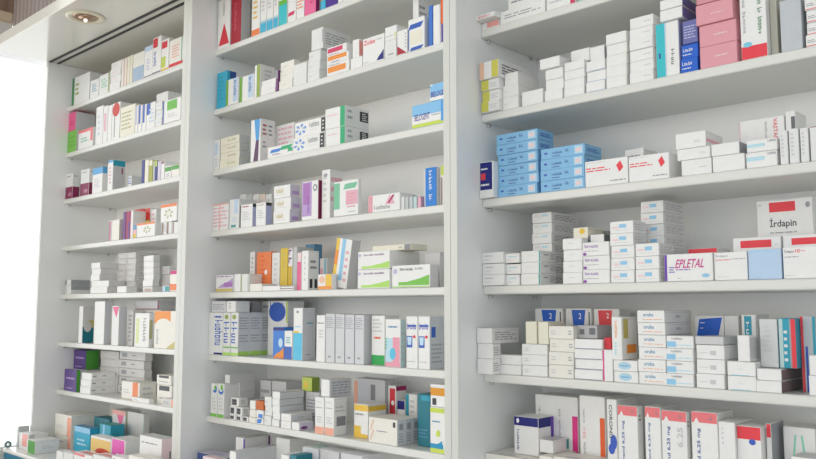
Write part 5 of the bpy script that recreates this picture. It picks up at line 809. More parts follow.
(-2.4960,0.0847,1.3718,0.0927,0.0132,0.1105,0.0,0.0,213,0,'cream carton with green vertical lettering, sixth shelf left bay','medicine cartons on the sixth shelf of the left bay'),
(-2.3693,0.0847,1.3718,0.1391,0.0590,0.1180,0.0,0.0,136,0,'white carton, orange cap and gold corner, sixth shelf left bay','medicine cartons on the sixth shelf of the left bay'),
(-3.0087,0.0827,1.1937,0.1005,0.0141,0.0790,0.0,0.0,43,0,'purple lettered carton, front, lowest shelf left bay','medicine cartons on the lowest shelf of the left bay'),
(-2.8794,0.0847,1.1937,0.0805,0.0924,0.0241,-0.2,0.0,187,0,'white carton beside purple one, bottom of three, lowest shelf left bay','medicine cartons on the lowest shelf of the left bay'),
(-2.8785,0.0859,1.2182,0.0805,0.0912,0.0241,-0.4,0.0,187,0,'white carton beside purple one, middle of three, lowest shelf left bay','medicine cartons on the lowest shelf of the left bay'),
(-2.8794,0.0886,1.2426,0.0805,0.0889,0.0241,-0.3,0.0,187,0,'white carton beside purple one, top of three, lowest shelf left bay','medicine cartons on the lowest shelf of the left bay'),
(-3.0574,0.1407,1.1937,0.1013,0.0590,0.0734,0.0,0.0,52,0,'grey carton beneath rear purple one, lowest shelf left bay','medicine cartons on the lowest shelf of the left bay'),
(-3.0663,0.1417,1.2679,0.1019,0.0506,0.0716,0.0,0.0,43,0,'purple lettered carton, rear, lowest shelf left bay','medicine cartons on the lowest shelf of the left bay'),
(-2.9257,0.1777,1.1937,0.1412,0.0990,0.0290,-0.1,0.0,53,0,'long silver carton of rear pile, bottom of five, lowest shelf left bay','medicine cartons on the lowest shelf of the left bay'),
(-2.9256,0.1780,1.2231,0.1412,0.0990,0.0290,-0.2,0.0,53,0,'long silver carton of rear pile, second from bottom of five, lowest shelf left bay','medicine cartons on the lowest shelf of the left bay'),
(-2.9266,0.1799,1.2524,0.1412,0.0990,0.0290,0.4,0.0,53,0,'long silver carton of rear pile, third from bottom of five, lowest shelf left bay','medicine cartons on the lowest shelf of the left bay'),
(-2.9254,0.1811,1.2818,0.1412,0.0990,0.0290,-0.3,0.0,53,0,'long silver carton of rear pile, second from top of five, lowest shelf left bay','medicine cartons on the lowest shelf of the left bay'),
(-2.9268,0.1799,1.3112,0.1412,0.0990,0.0290,-0.0,0.0,53,0,'long silver carton of rear pile, top of five, lowest shelf left bay','medicine cartons on the lowest shelf of the left bay'),
(-2.7800,0.1787,1.1937,0.1811,0.0290,0.0297,-0.1,0.0,58,0,'long silver carton of rear right pile, bottom of five, lowest shelf left bay','medicine cartons on the lowest shelf of the left bay'),
(-2.7799,0.1816,1.2238,0.1811,0.0290,0.0297,0.4,0.0,58,0,'long silver carton of rear right pile, second from bottom of five, lowest shelf left bay','medicine cartons on the lowest shelf of the left bay'),
(-2.7806,0.1805,1.2539,0.1811,0.0290,0.0297,0.3,0.0,58,0,'long silver carton of rear right pile, third from bottom of five, lowest shelf left bay','medicine cartons on the lowest shelf of the left bay'),
(-2.7808,0.1792,1.2839,0.1811,0.0290,0.0297,-0.2,0.0,58,0,'long silver carton of rear right pile, second from top of five, lowest shelf left bay','medicine cartons on the lowest shelf of the left bay'),
(-2.7812,0.1818,1.3140,0.1811,0.0290,0.0297,0.3,0.0,58,0,'long silver carton of rear right pile, top of five, lowest shelf left bay','medicine cartons on the lowest shelf of the left bay'),
(-2.6102,0.1047,1.1937,0.1214,0.0616,0.0584,0.0,0.0,131,0,'white carton with orange upright strip, lowest shelf left bay','medicine cartons on the lowest shelf of the left bay'),
(-2.4953,0.0827,1.1937,0.1102,0.0150,0.0142,0.0,0.0,159,0,'flat white carton before orange strip, lowest shelf left bay','medicine cartons on the lowest shelf of the left bay'),
(-2.3911,0.1127,1.1937,0.0904,0.0590,0.0601,0.0,0.0,130,0,'white carton with black label, lowest shelf left bay','medicine cartons on the lowest shelf of the left bay'),
(-2.3956,0.1137,1.2546,0.0870,0.0590,0.0298,0.0,0.0,130,0,'white carton with black label, upper, lowest shelf left bay','medicine cartons on the lowest shelf of the left bay'),
(-2.3071,0.0847,1.1937,0.0665,0.0210,0.0247,0.0,0.0,60,0,'low grey carton with coral end, lowest shelf left bay','medicine cartons on the lowest shelf of the left bay'),
(-3.1065,-0.0420,0.9940,0.0176,0.0380,0.0713,0.0,0.0,22,0,'long grey-white carton furthest left, counter under left bay','medicine cartons on the counter under the left bay'),
(-3.0573,-0.0520,0.9940,0.0822,0.0679,0.0558,0.0,0.0,108,0,'long white carton with salmon patch, counter under left bay','medicine cartons on the counter under the left bay'),
(-2.9517,-0.0660,0.9940,0.0700,0.0835,0.0445,0.0,0.0,106,0,'long white carton with green end, counter under left bay','medicine cartons on the counter under the left bay'),
(-3.0137,0.0600,0.9940,0.1314,0.0890,0.0425,0.0,0.0,133,0,'white carton with orange edge, lower, counter under left bay','medicine cartons on the counter under the left bay'),
(-3.0220,0.0610,1.0373,0.1352,0.0890,0.0748,0.0,0.0,132,0,'white carton with orange edge, upper, counter under left bay','medicine cartons on the counter under the left bay'),
(-2.8229,0.0440,0.9940,0.1198,0.0328,0.0935,0.0,0.0,13,0,'bright cyan carton on counter, counter under left bay','medicine cartons on the counter under the left bay'),
(-2.6659,0.0600,0.9940,0.0762,0.0490,0.1132,0.0,0.0,75,0,'teal carton beside cyan one, counter under left bay','medicine cartons on the counter under the left bay'),
(-2.8344,0.1200,0.9940,0.1147,0.0490,0.1154,0.0,0.0,78,0,'dark green carton in rear, counter under left bay','medicine cartons on the counter under the left bay'),
(-2.7191,0.1300,0.9940,0.0942,0.0590,0.1505,0.0,0.0,62,2,'silver carton with pink heart in rear, counter under left bay','medicine cartons on the counter under the left bay'),
(-2.6244,0.1350,0.9940,0.1168,0.0190,0.1516,0.0,0.0,61,0,'silver wide carton in rear, counter under left bay','medicine cartons on the counter under the left bay'),
(-2.6045,0.0000,0.9940,0.1370,0.0390,0.0879,0.0,0.0,242,0,'white carton, yellow and red wave, counter under left bay','medicine cartons on the counter under the left bay'),
(-2.4580,-0.0020,0.9940,0.0888,0.0618,0.0957,0.0,0.0,208,0,'white carton with magenta cap, counter under left bay','medicine cartons on the counter under the left bay'),
(-2.2735,-0.0060,0.9940,0.1266,0.0420,0.1251,0.0,0.0,170,0,'white carton with pink spot, counter under left bay','medicine cartons on the counter under the left bay'),
(-2.7133,-0.0640,0.9940,0.0472,0.0330,0.0335,0.0,0.0,301,0,'low white carton in foreground, first, counter under left bay','medicine cartons on the counter under the left bay'),
(-2.6651,-0.0620,0.9940,0.0702,0.0330,0.0356,0.0,0.0,119,0,'low white carton in foreground, second, counter under left bay','medicine cartons on the counter under the left bay'),
(-2.5887,-0.0620,0.9940,0.1276,0.0410,0.0447,0.0,0.0,198,0,'low white carton with red feather top, counter under left bay','medicine cartons on the counter under the left bay'),
(-2.4503,-0.0640,0.9940,0.1107,0.0410,0.0537,0.0,0.0,102,0,'low white carton with red feather end, counter under left bay','medicine cartons on the counter under the left bay'),
(-2.3376,-0.0600,0.9940,0.0926,0.0350,0.0631,0.0,0.0,144,0,'low white carton with brown mark, counter under left bay','medicine cartons on the counter under the left bay'),
(-2.2320,-0.0620,0.9940,0.1368,0.0370,0.0784,0.0,0.0,124,0,'low white carton beneath pink spot, counter under left bay','medicine cartons on the counter under the left bay')]

# ------------------------------------------------------------------ palette
PAL={'w':(.86,.86,.85),'w2':(.80,.81,.80),'w3':(.85,.83,.77),'white':(.9,.9,.9),'cream':(.84,.81,.68),'cream2':(.6,.58,.5),'creamp':(.82,.7,.62),
'gray':(.36,.37,.40),'gray2':(.48,.48,.49),'gray3':(.62,.62,.63),'grey':(.4,.4,.42),'lgray':(.6,.61,.63),'dgray':(.16,.17,.18),'grayd':(.28,.28,.31),'grayb':(.55,.58,.57),'bgray':(.55,.58,.61),
'blk':(.05,.05,.055),'char':(.08,.08,.1),'silver':(.66,.67,.70),'silver2':(.68,.67,.66),
'red':(.82,.06,.08),'red2':(.68,.04,.06),'red3':(.62,.03,.015),'red4':(.6,.05,.02),'redd':(.42,.02,.04),'redl':(.6,.12,.15),'redp':(.75,.25,.25),'crim':(.66,.05,.14),'crimd':(.42,.02,.14),'crimv':(.62,.05,.3),
'salmon':(.85,.38,.34),'coral':(.84,.2,.22),'coralp':(.9,.42,.3),'peach':(.86,.55,.4),'pink':(.85,.45,.5),'pinkw':(.85,.66,.68),'pinkl':(.8,.45,.55),'pinkp':(.85,.35,.45),'pinkb':(.85,.16,.36),'rose':(.78,.36,.42),'rose2':(.7,.3,.36),'rosem':(.8,.12,.3),'rosep':(.5,.2,.3),'mag':(.8,.04,.28),'magd':(.6,.02,.2),'magp':(.8,.12,.5),'maroon':(.25,.02,.09),'maroon2':(.35,.02,.1),
'verm':(.8,.13,.03),'orange':(.88,.3,.04),'orangr':(.85,.23,.07),'orangd':(.6,.15,.02),'amber':(.75,.32,.02),'yel':(.68,.65,.12),'yelp':(.72,.72,.45),'yelo':(.85,.55,.06),'yelop':(.85,.6,.2),'yelg':(.55,.65,.12),'yelg2':(.6,.72,.1),'yelg3':(.45,.75,.15),'yelgp':(.72,.8,.4),'mustard':(.72,.52,.05),'gold':(.6,.5,.15),'gold2':(.6,.5,.18),'gold3':(.68,.45,.02),
'olive':(.5,.5,.28),'olivg':(.3,.42,.08),'olivy':(.4,.42,.06),'green':(.15,.5,.06),'green2':(.18,.42,.05),'green3':(.2,.55,.08),'green4':(.02,.4,.08),'green5':(.22,.55,.1),'green6':(.08,.35,.05),'greenb':(.03,.42,.18),'dgreen':(.05,.25,.09),'mint':(.3,.7,.55),'mintg':(.2,.55,.35),
'teal':(.05,.55,.62),'tealb':(.03,.36,.5),'tealg':(.05,.35,.33),'tealp':(.5,.68,.68),'tealk':(.02,.2,.26),'turq':(.05,.42,.62),'cyan':(.2,.62,.8),'cyan2':(.06,.46,.7),'cyan3':(.1,.55,.8),'cyan4':(.04,.42,.62),'cyanp':(.5,.75,.85),
'sky':(.25,.53,.80),'sky2':(.25,.55,.85),'skyd':(.08,.36,.75),'skyb':(.3,.6,.85),'skyl':(.55,.75,.9),'pblue':(.5,.66,.86),'pblued':(.4,.52,.68),'lblue':(.55,.68,.85),'blue':(.08,.3,.7),'blue2':(.02,.13,.62),'blue3':(.05,.22,.68),'blue4':(.02,.22,.68),'blue5':(.02,.3,.55),'blue6':(.1,.4,.75),'bluef':(.2,.38,.75),'bwave':(.45,.68,.8),'royal':(.05,.12,.55),
'nav':(.04,.1,.35),'nav2':(.04,.12,.5),'nav3':(.05,.18,.6),'navy':(.015,.02,.2),'navy2':(.03,.04,.25),'navys':(.04,.08,.25),'steel':(.12,.3,.5),
'peri':(.16,.17,.42),'lav':(.5,.52,.75),'lavp':(.66,.62,.74),'violet':(.3,.1,.45),'violet2':(.16,.06,.45),'violet3':(.15,.1,.5),'violetl':(.5,.34,.65),'violetm':(.42,.18,.5),'purple':(.08,.03,.3),'purple2':(.16,.04,.24),'purple3':(.1,.05,.25),'plum':(.2,.06,.22),'plum2':(.12,.04,.12),'plumg':(.3,.22,.36),
'brown':(.24,.17,.18),'brown2':(.3,.2,.17),'brownp':(.5,.36,.32),'gloss':(.66,.68,.68)}
MATS={}
def nodes(name):
    m=D.materials.new(name); m.use_nodes=True; nt=m.node_tree
    return m,nt,nt.nodes['Principled BSDF']
def ink(key):
    """printed card: flat colour with a faint paper grain"""
    if key in MATS: return MATS[key]
    m,nt,b=nodes('card_'+key); c=PAL[key]
    n=nt.nodes.new('ShaderNodeTexNoise'); n.inputs['Scale'].default_value=60
    r=nt.nodes.new('ShaderNodeValToRGB')
    r.color_ramp.elements[0].color=(*[x*.95 for x in c],1); r.color_ramp.elements[1].color=(*[min(1,x*1.03) for x in c],1)
    tc=nt.nodes.new('ShaderNodeTexCoord'); nt.links.new(tc.outputs['Object'],n.inputs['Vector'])
    nt.links.new(n.outputs['Fac'],r.inputs['Fac']); nt.links.new(r.outputs['Color'],b.inputs['Base Color'])
    b.inputs['Roughness'].default_value=.12 if key=='gloss' else .42
    b.inputs['Specular IOR Level'].default_value=.35
    MATS[key]=m; return m
def lacquer(name,c,rough,grain=.02,spec=.5):
    m,nt,b=nodes(name)
    n=nt.nodes.new('ShaderNodeTexNoise'); n.inputs['Scale'].default_value=4; n.inputs['Detail'].default_value=5
    r=nt.nodes.new('ShaderNodeValToRGB')
    r.color_ramp.elements[0].color=(*[x*(1-grain) for x in c],1); r.color_ramp.elements[1].color=(*[x*(1+grain) for x in c],1)
    tc=nt.nodes.new('ShaderNodeTexCoord'); nt.links.new(tc.outputs['Object'],n.inputs['Vector'])
    nt.links.new(n.outputs['Fac'],r.inputs['Fac']); nt.links.new(r.outputs['Color'],b.inputs['Base Color'])
    b.inputs['Roughness'].default_value=rough; b.inputs['Specular IOR Level'].default_value=spec
    return m
M_SHELF=lacquer('white_melamine',(.75,.755,.72),.30)  # white darkened to tame the lit shelf fronts
M_BACK=lacquer('white_back_board',(.93,.935,.935),.45)  # paler than the shelves, interior light put into the colour
M_SIDE=lacquer('white_melamine_side',(.90,.915,.92),.28)  # same white made paler to brighten the interior sides
M_EDGE=lacquer('cabinet_edge_band',(.67,.68,.64),.35)  # darker than the panels to hold down the lit front edges
M_SOFFIT=lacquer('canopy_gloss_lacquer',(.80,.78,.72),.14,spec=.35)
M_TEAL=lacquer('teal_counter_front',(.02,.22,.36),.3)
M_COUNTER=lacquer('white_counter_top',(.85,.85,.82),.22)
M_DARK=lacquer('black_groove',(.02,.02,.02),.5)
M_METAL,_nt,_b=nodes('shelf_pin_metal'); _b.inputs['Base Color'].default_value=(.6,.6,.6,1); _b.inputs['Metallic'].default_value=.4; _b.inputs['Roughness'].default_value=.35
# ------------------------------------------------------------------ helpers
def face(bm,pts,mi=0):
    f=bm.faces.new([bm.verts.new(p) for p in pts]); f.material_index=mi; return f
def box(bm,a,b,mi=0,bev=0,seg=1):
    r=bmesh.ops.create_cube(bm,size=1); vs=r['verts']
    for v in vs: v.co=Vector([(a[i]+b[i])/2+v.co[i]*(b[i]-a[i]) for i in range(3)])
    fs={f for v in vs for f in v.link_faces}
    if bev:
        es={e for v in vs for e in v.link_edges}
        r=bmesh.ops.bevel(bm,geom=list(es),offset=bev,segments=seg,affect='EDGES',profile=.6)
        fs=set(r['faces'])|{f for f in fs if f.is_valid}
    for f in fs: f.material_index=mi
def link(name,bm,mats,parent=None,loc=(0,0,0)):
    me=D.meshes.new(name); bm.to_mesh(me); bm.free()
    for m in mats: me.materials.append(m)
    o=D.objects.new(name,me); COL.objects.link(o); o.location=loc
    if parent: o.parent=parent
    return o
def empty(name,loc=(0,0,0)):
    o=D.objects.new(name,None); COL.objects.link(o); o.location=loc; o.empty_display_size=.05; return o
def tag(o,label,cat,group=None):
    o['label']=label; o['category']=cat
    if group: o['group']=group
def structure(o,label=None):
    o['kind']='structure'
    if label: o['label']=label
# lettering -> polygons normalised to a unit rectangle
_T={}
def letters(s):
    if s in _T: return _T[s]
    if s[0]=='~':       # print too small to read in the photo: strokes with the rhythm of letters
        rr=random.Random(len(s)*31+sum(map(ord,s))); vs=[]; ps=[]
        def bar(a,b,c,d):
            i=len(vs); vs.extend([(a,b),(c,b),(c,d),(a,d)]); ps.append([i,i+1,i+2,i+3])
        words=[int(q[1:]) for q in s.split()]; tot=sum(words)+len(words)-1; x=0
        for wn in words:
            for j in range(wn):
                u0=x/tot; gw=.72/tot; top=1 if j==0 or rr.random()<.3 else .72
                st=gw*.3
                bar(u0,0,u0+st,top)
                q=rr.random()
                if q<.65: bar(u0+gw-st,0,u0+gw,.72)
                if q<.4: bar(u0+st,.56,u0+gw-st,.72)
                if .25<q<.85: bar(u0+st,0,u0+(gw-st if q<.65 else gw),.15)
                if q>.7: bar(u0+st,.3,u0+gw,.44)
                x+=1
            x+=1
        _T[s]=(vs,ps); return _T[s]
    cu=D.curves.new('lettering','FONT'); cu.body=s; cu.size=1; cu.resolution_u=2
    cu.offset=.012
    ob=D.objects.new('lettering',cu); COL.objects.link(ob)
    bpy.context.view_layer.update()
    me=ob.to_mesh(); vs=[(v.co.x,v.co.y) for v in me.vertices]; ps=[list(p.vertices) for p in me.polygons]
    ob.to_mesh_clear(); D.objects.remove(ob); D.curves.remove(cu)
    x0=min(v[0] for v in vs);x1=max(v[0] for v in vs);y0=min(v[1] for v in vs);y1=max(v[1] for v in vs)
    vs=[((x-x0)/(x1-x0),(y-y0)/(y1-y0)) for x,y in vs]
    _T[s]=(vs,ps); return _T[s]
def poly_tokens(tok,rect):
    """shapes inside the unit rectangle"""
    k=tok
    if k=='r': return [[(0,0),(1,0),(1,1),(0,1)]]
    if k=='e': return [[(.5+.5*math.cos(a*math.pi/10),.5+.5*math.sin(a*math.pi/10)) for a in range(20)]]
    if k=='d': return [[(.42,0),(1,.38),(.58,1),(0,.62)]]
    if k=='p': return [[(.12,0),(.88,0),(1,1),(0,1)]]
    if k=='q': return [[(0,0),(.82,.06),(1,1),(.12,.9)]]
    if k=='a': return [[(0,0),(1,0),(.5,1)]]
    if k=='a2': return [[(0,0),(1,0),(1,1),(.7,.65),(.35,.4)]]
    if k=='a3': return [[(0,0),(1,0),(0,1)]]
    if k=='a4': return [[(.35,0),(.8,0),(1,1),(0,1)]]
    if k=='a5': return [[(0,0),(.9,0),(1,1),(.45,1)]]
    if k=='y': return [[(0,0),(1,0),(.5,1)]]
    if k=='y2': return [[(0,1),(1,1),(.62,0),(.3,.5)]]
    if k=='g': return [[(0,0),(.3,0),(1,1),(.7,1)]]
    if k=='h': return [[(.7,0),(1,0),(.3,1),(0,1)]]
    if k=='s': return [[(i/4,0),(i/4+.25,0),(i/4+.12,1)] for i in range(4)]
    if k=='f':
        out=[]
        for i in range(6):
            a=i*math.pi/3+.3; c,s_=math.cos(a),math.sin(a)
            out.append([(.5+.12*c,.5+.12*s_),(.5+.36*c-.12*s_,.5+.36*s_+.12*c),(.5+.5*c,.5+.5*s_),(.5+.36*c+.12*s_,.5+.36*s_-.12*c)])
        return out
    return []
def carton_mesh(w,d,h,style):
    toks=[t.split() for t in style.split(';')]
    keys=[toks[0][0]]
    def mi(k):
        if k not in PAL: k='gray'
        if k not in keys: keys.append(k)
        return keys.index(k)
    bm=bmesh.new()
    bv=min(.0007,w*.05,h*.05)
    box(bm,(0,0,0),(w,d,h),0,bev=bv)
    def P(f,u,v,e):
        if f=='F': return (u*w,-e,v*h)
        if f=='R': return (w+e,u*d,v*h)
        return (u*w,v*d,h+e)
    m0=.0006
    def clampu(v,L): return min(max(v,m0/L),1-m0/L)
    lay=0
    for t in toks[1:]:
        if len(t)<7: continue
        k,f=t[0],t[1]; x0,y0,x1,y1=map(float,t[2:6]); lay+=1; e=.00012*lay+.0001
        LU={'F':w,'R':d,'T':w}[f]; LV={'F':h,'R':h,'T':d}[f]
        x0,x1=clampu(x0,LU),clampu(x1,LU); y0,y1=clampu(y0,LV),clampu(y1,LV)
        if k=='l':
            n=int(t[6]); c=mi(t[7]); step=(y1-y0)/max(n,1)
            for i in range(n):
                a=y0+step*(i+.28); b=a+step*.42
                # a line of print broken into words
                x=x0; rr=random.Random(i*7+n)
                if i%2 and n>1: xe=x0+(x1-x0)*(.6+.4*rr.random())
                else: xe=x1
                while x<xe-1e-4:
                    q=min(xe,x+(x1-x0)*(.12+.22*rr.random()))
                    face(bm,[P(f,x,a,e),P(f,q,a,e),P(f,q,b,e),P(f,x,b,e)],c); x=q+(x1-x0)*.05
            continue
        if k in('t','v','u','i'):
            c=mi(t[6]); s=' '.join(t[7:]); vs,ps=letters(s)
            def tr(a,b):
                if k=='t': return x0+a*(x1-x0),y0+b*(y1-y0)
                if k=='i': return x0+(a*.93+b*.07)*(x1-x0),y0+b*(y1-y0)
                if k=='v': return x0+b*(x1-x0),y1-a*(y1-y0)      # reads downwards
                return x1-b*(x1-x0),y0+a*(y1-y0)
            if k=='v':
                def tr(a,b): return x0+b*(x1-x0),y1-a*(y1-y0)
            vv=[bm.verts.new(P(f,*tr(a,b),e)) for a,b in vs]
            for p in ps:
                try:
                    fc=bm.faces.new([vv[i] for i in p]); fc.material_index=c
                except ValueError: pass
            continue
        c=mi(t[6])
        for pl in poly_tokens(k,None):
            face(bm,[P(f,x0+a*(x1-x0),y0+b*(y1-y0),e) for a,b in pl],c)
    # tuck-flap seam on the right-hand end
    e=.00008
    c=mi('lgray') if keys[0] in('w','w2','w3','cream') else 0
    if c and d>.03 and h>.01:
        a=1-min(.004/h,.2)
        face(bm,[P('R',.04,a,e),P('R',.96,a,e),P('R',.96,a+.0007/h,e),P('R',.04,a+.0007/h,e)],c)
    bmesh.ops.recalc_face_normals(bm,faces=[f for f in bm.faces if len(f.verts)<=4][:0])
    return bm,keys
cache={}
def carton(row):
    x,y,z,w,d,h,rz,tl,si,fl,label,group=row
    up=h>w*1.15
    name='upright_medicine_box' if up else 'medicine_box'
    key=(round(w,3),round(d,3),round(h,4),si)
    bm,keys=carton_mesh(w,d,h,STY[si])
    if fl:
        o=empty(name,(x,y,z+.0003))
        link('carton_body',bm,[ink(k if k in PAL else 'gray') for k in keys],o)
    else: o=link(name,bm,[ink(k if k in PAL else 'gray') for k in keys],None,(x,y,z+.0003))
    o.rotation_euler=(0,math.radians(tl),math.radians(rz))
    if tl: o.location.z+=w*math.sin(math.radians(tl))+.0005
    tag(o,label,'box',group)
    if fl==2:   # tuck flap closing the top
        bm=bmesh.new(); box(bm,(w*.04,.0012,h+.0001),(w*.96,d*.97,h+.00045),0,bev=.0001)
        link('top_flap',bm,[ink(keys[0])],o)
    if fl==1:      # glued tuck flap closing the right-hand end
        bm=bmesh.new(); q=.0006
        box(bm,(w+.0001,d*.03,h*.02+q),(w+.00045,d*.97,h-q-.0012),0,bev=.0001)
        link('end_flap',bm,[ink(keys[0])],o)
    return o
for r in ROWS: carton(r)
# ------------------------------------------------------------------ shelving units
BK=.299; SF=.0827; TS=.018; TOP=2.45
UN={'left':(-3.0953,-2.084,(2.2659,2.0816,1.8998,1.7171,1.5337,1.3538,1.1757)),
    'middle':(-2.0743,-1.0523,(2.2648,2.0794,1.8941,1.7099,1.528,1.3467,1.1691)),
    'right':(-1.0523,.268,(2.265,2.0799,1.894,1.711,1.5279,1.3479,1.168))}
UN['left']=(-3.0953,-2.0791,UN['left'][2]); UN['middle']=(-2.0791,-1.0523,UN['middle'][2])
IN={'left':(-3.0773,-2.102),'middle':(-2.0563,-1.0701),'right':(-1.0345,.25)}
def shelf_pin(parent,x,y,z,s):
    bm=bmesh.new()
    box(bm,(x if s>0 else x-.011,y-.005,z-.009),(x+.011 if s>0 else x,y+.005,z-.0006),0,bev=.001)
    link('shelf_pin',bm,[M_METAL],parent)
for nm,(xa,xb,zs) in UN.items():
    ia,ib=IN[nm]; root=empty('shelving_unit',(xa,0,.994))
    tag(root,{'left':'white shelving unit nearest the bright window, under the canopy downlight','middle':'white shelving unit between the two upright dividers','right':'widest white shelving unit, holding the sky blue carton stacks'}[nm],'shelving','white built-in shelving units')
    inv=Matrix.Translation((-xa,0,-.994))
    def part(name,a,b,m,bev=.0012,seg=1,parent=root):
        bm=bmesh.new(); box(bm,a,b,0,bev=bev,seg=seg); bmesh.ops.transform(bm,matrix=inv,verts=bm.verts); return link(name,bm,[m],parent)
    for (p0,p1) in ((xa+.0004,ia),(ib,xb-.0004)):
        s=part('side_panel',(p0,.0012,.9945),(p1,BK+.015,TOP-.001),M_SIDE)
        part('edge_band',(p0,0,.9945),(p1,.0011,TOP-.001),M_EDGE,bev=.0003,parent=s)
    part('back_panel',(ia+.0003,BK,.9945),(ib-.0003,BK+.012,TOP-.001),M_BACK)
    for z in zs:
        sh=part('shelf',(ia+.0006,SF,z),(ib-.0006,BK-.0006,z+TS),M_SHELF,bev=.0045,seg=3)
        bm=bmesh.new()
        for (px,s) in ((ia+.0003,1),(ib-.0003,-1)):
            for py in (SF+.022,BK-.03):
                b2=bmesh.new(); box(b2,(px if s>0 else px-.008,py-.004,z-.007),(px+.008 if s>0 else px,py+.004,z-.0008),0,bev=.001)
                bmesh.ops.transform(b2,matrix=inv,verts=b2.verts); link('shelf_pin',b2,[M_METAL],sh)
        bm.free()
# ------------------------------------------------------------------ canopy, tracks, lamp
bm=bmesh.new(); box(bm,(-3.094,-.203,TOP),(1.6,BK+.02,TOP+.04),0,bev=.002)
o=link('canopy_panel',bm,[M_SOFFIT]); tag(o,'glossy white canopy panel over the shelving with a recessed lamp','canopy')
bm=bmesh.new()
for y in (.003,.033): box(bm,(-3.085,y,TOP-.0035),(-2.104,y+.009,TOP-.0004),0)
o=link('sliding_track',bm,[M_DARK]); tag(o,'pair of black sliding tracks along the canopy above left unit','track')
lx,ly=-2.511,-.117
lamp=empty('downlight',(lx,ly,TOP)); tag(lamp,'round recessed downlight with cream ring in the canopy','lamp')
bm=bmesh.new(); N=40
prof=[(.062,-.0005),(.061,-.004),(.052,-.006),(.042,-.004),(.040,-.0012)]
ring=[[bm.verts.new((r*math.cos(a*2*math.pi/N),r*math.sin(a*2*math.pi/N),z)) for a in range(N)] for r,z in prof]
for i in range(len(ring)-1):
    for a in range(N): bm.faces.new((ring[i][a],ring[i][(a+1)%N],ring[i+1][(a+1)%N],ring[i+1][a]))
m_ring=lacquer('lamp_ring_cream',(.78,.72,.55),.3)
link('ring',bm,[m_ring],lamp)
bm=bmesh.new()
prof=[(.040,-.001),(.036,-.0035),(.022,-.0045),(.012,-.008),(.0005,-.009)]
ring=[[bm.verts.new((r*math.cos(a*2*math.pi/N),r*math.sin(a*2*math.pi/N),z)) for a in range(N)] for r,z in prof]
for i in range(len(ring)-1):
    for a in range(N): bm.faces.new((ring[i][a],ring[i][(a+1)%N],ring[i+1][(a+1)%N],ring[i+1][a]))
m_ref,_,b_=nodes('lamp_reflector_bronze'); b_.inputs['Base Color'].default_value=(.4,.25,.16,1); b_.inputs['Metallic'].default_value=.8; b_.inputs['Roughness'].default_value=.25
link('reflector',bm,[m_ref],lamp)
bm=bmesh.new(); bmesh.ops.create_uvsphere(bm,u_segments=16,v_segments=10,radius=.006); bmesh.ops.translate(bm,verts=bm.verts,vec=(0,0,-.012))
m_b,_,b_=nodes('lamp_bulb'); b_.inputs['Base Color'].default_value=(.9,.9,.85,1); b_.inputs['Emission Color'].default_value=(1,.95,.85,1); b_.inputs['Emission Strength'].default_value=1.2
link('bulb',bm,[m_b],lamp)
# ------------------------------------------------------------------ counter
ct=empty('counter',(-3.6,-.11,.0)); tag(ct,'long white-topped counter with teal front below the shelving','counter')
ct.location=(0,0,0)
bm=bmesh.new(); box(bm,(-3.094,-.094,.982),(1.6,.33,.994),0,bev=.003,seg=2); link('worktop',bm,[M_COUNTER],ct)
bm=bmesh.new(); box(bm,(-3.094,-.089,.08),(1.6,.32,.9815),0,bev=.002); link('front_panel',bm,[M_TEAL],ct)
bm=bmesh.new(); box(bm,(-3.094,-.05,.002),(1.6,.3,.0795),0); link('plinth',bm,[M_DARK],ct)
tp=empty('tape_roll',(-3.086,-.080,.9945)); tp.scale=(.5,.5,.5); tag(tp,'dark green roll of tape standing on the counter by the window','tape')
def disc_ring(r0,r1,w_):
    bm=bmesh.new(); N=28; P=[(r1,-w_/2),(r1,w_/2),(r0,w_/2),(r0,-w_/2)]
    rr=[[bm.verts.new((y_,r*math.cos(a*2*math.pi/N),.026+r*math.sin(a*2*math.pi/N))) for a in range(N)] for r,y_ in P]
    for i in range(4):
        for a in range(N): bm.faces.new((rr[i][a],rr[i][(a+1)%N],rr[(i+1)%4][(a+1)%N],rr[(i+1)%4][a]))
    bmesh.ops.recalc_face_normals(bm,faces=bm.faces); return bm
link('tape',disc_ring(.012,.0225,.018),[ink('tealk')],tp); link('core',disc_ring(.009,.0118,.0185),[ink('cream')],tp)
link('wrapper',disc_ring(.0228,.0258,.02),[ink('w')],tp)
# ------------------------------------------------------------------ setting
def wave(name,c1,c2,scale,axis='X',dist=0):
    m,nt,b=nodes(name); t=nt.nodes.new('ShaderNodeTexCoord'); w_=nt.nodes.new('ShaderNodeTexWave'); w_.bands_direction=axis
    w_.inputs['Scale'].default_value=scale; w_.inputs['Distortion'].default_value=dist; w_.inputs['Detail'].default_value=1
    n=nt.nodes.new('ShaderNodeTexNoise'); n.inputs['Scale'].default_value=9; mp=nt.nodes.new('ShaderNodeMapping'); mp.inputs['Scale'].default_value=(4,4,.02)
    nt.links.new(t.outputs['Object'],mp.inputs['Vector']); nt.links.new(mp.outputs['Vector'],n.inputs['Vector'])
    r=nt.nodes.new('ShaderNodeValToRGB'); r.color_ramp.elements[0].color=(*c1,1); r.color_ramp.elements[1].color=(*c2,1)
    mx=nt.nodes.new('ShaderNodeMath'); mx.operation='MULTIPLY_ADD'; mx.inputs[1].default_value=.5
    nt.links.new(t.outputs['Object'],w_.inputs['Vector']); nt.links.new(w_.outputs['Fac'],mx.inputs[0])
    m2=nt.nodes.new('ShaderNodeMath'); m2.operation='MULTIPLY'; m2.inputs[1].default_value=.6; nt.links.new(n.outputs['Fac'],m2.inputs[0]); nt.links.new(m2.outputs[0],mx.inputs[2])
    nt.links.new(mx.outputs[0],r.inputs['Fac']); nt.links.new(r.outputs['Color'],b.inputs['Base Color']); b.inputs['Roughness'].default_value=.6
    return m
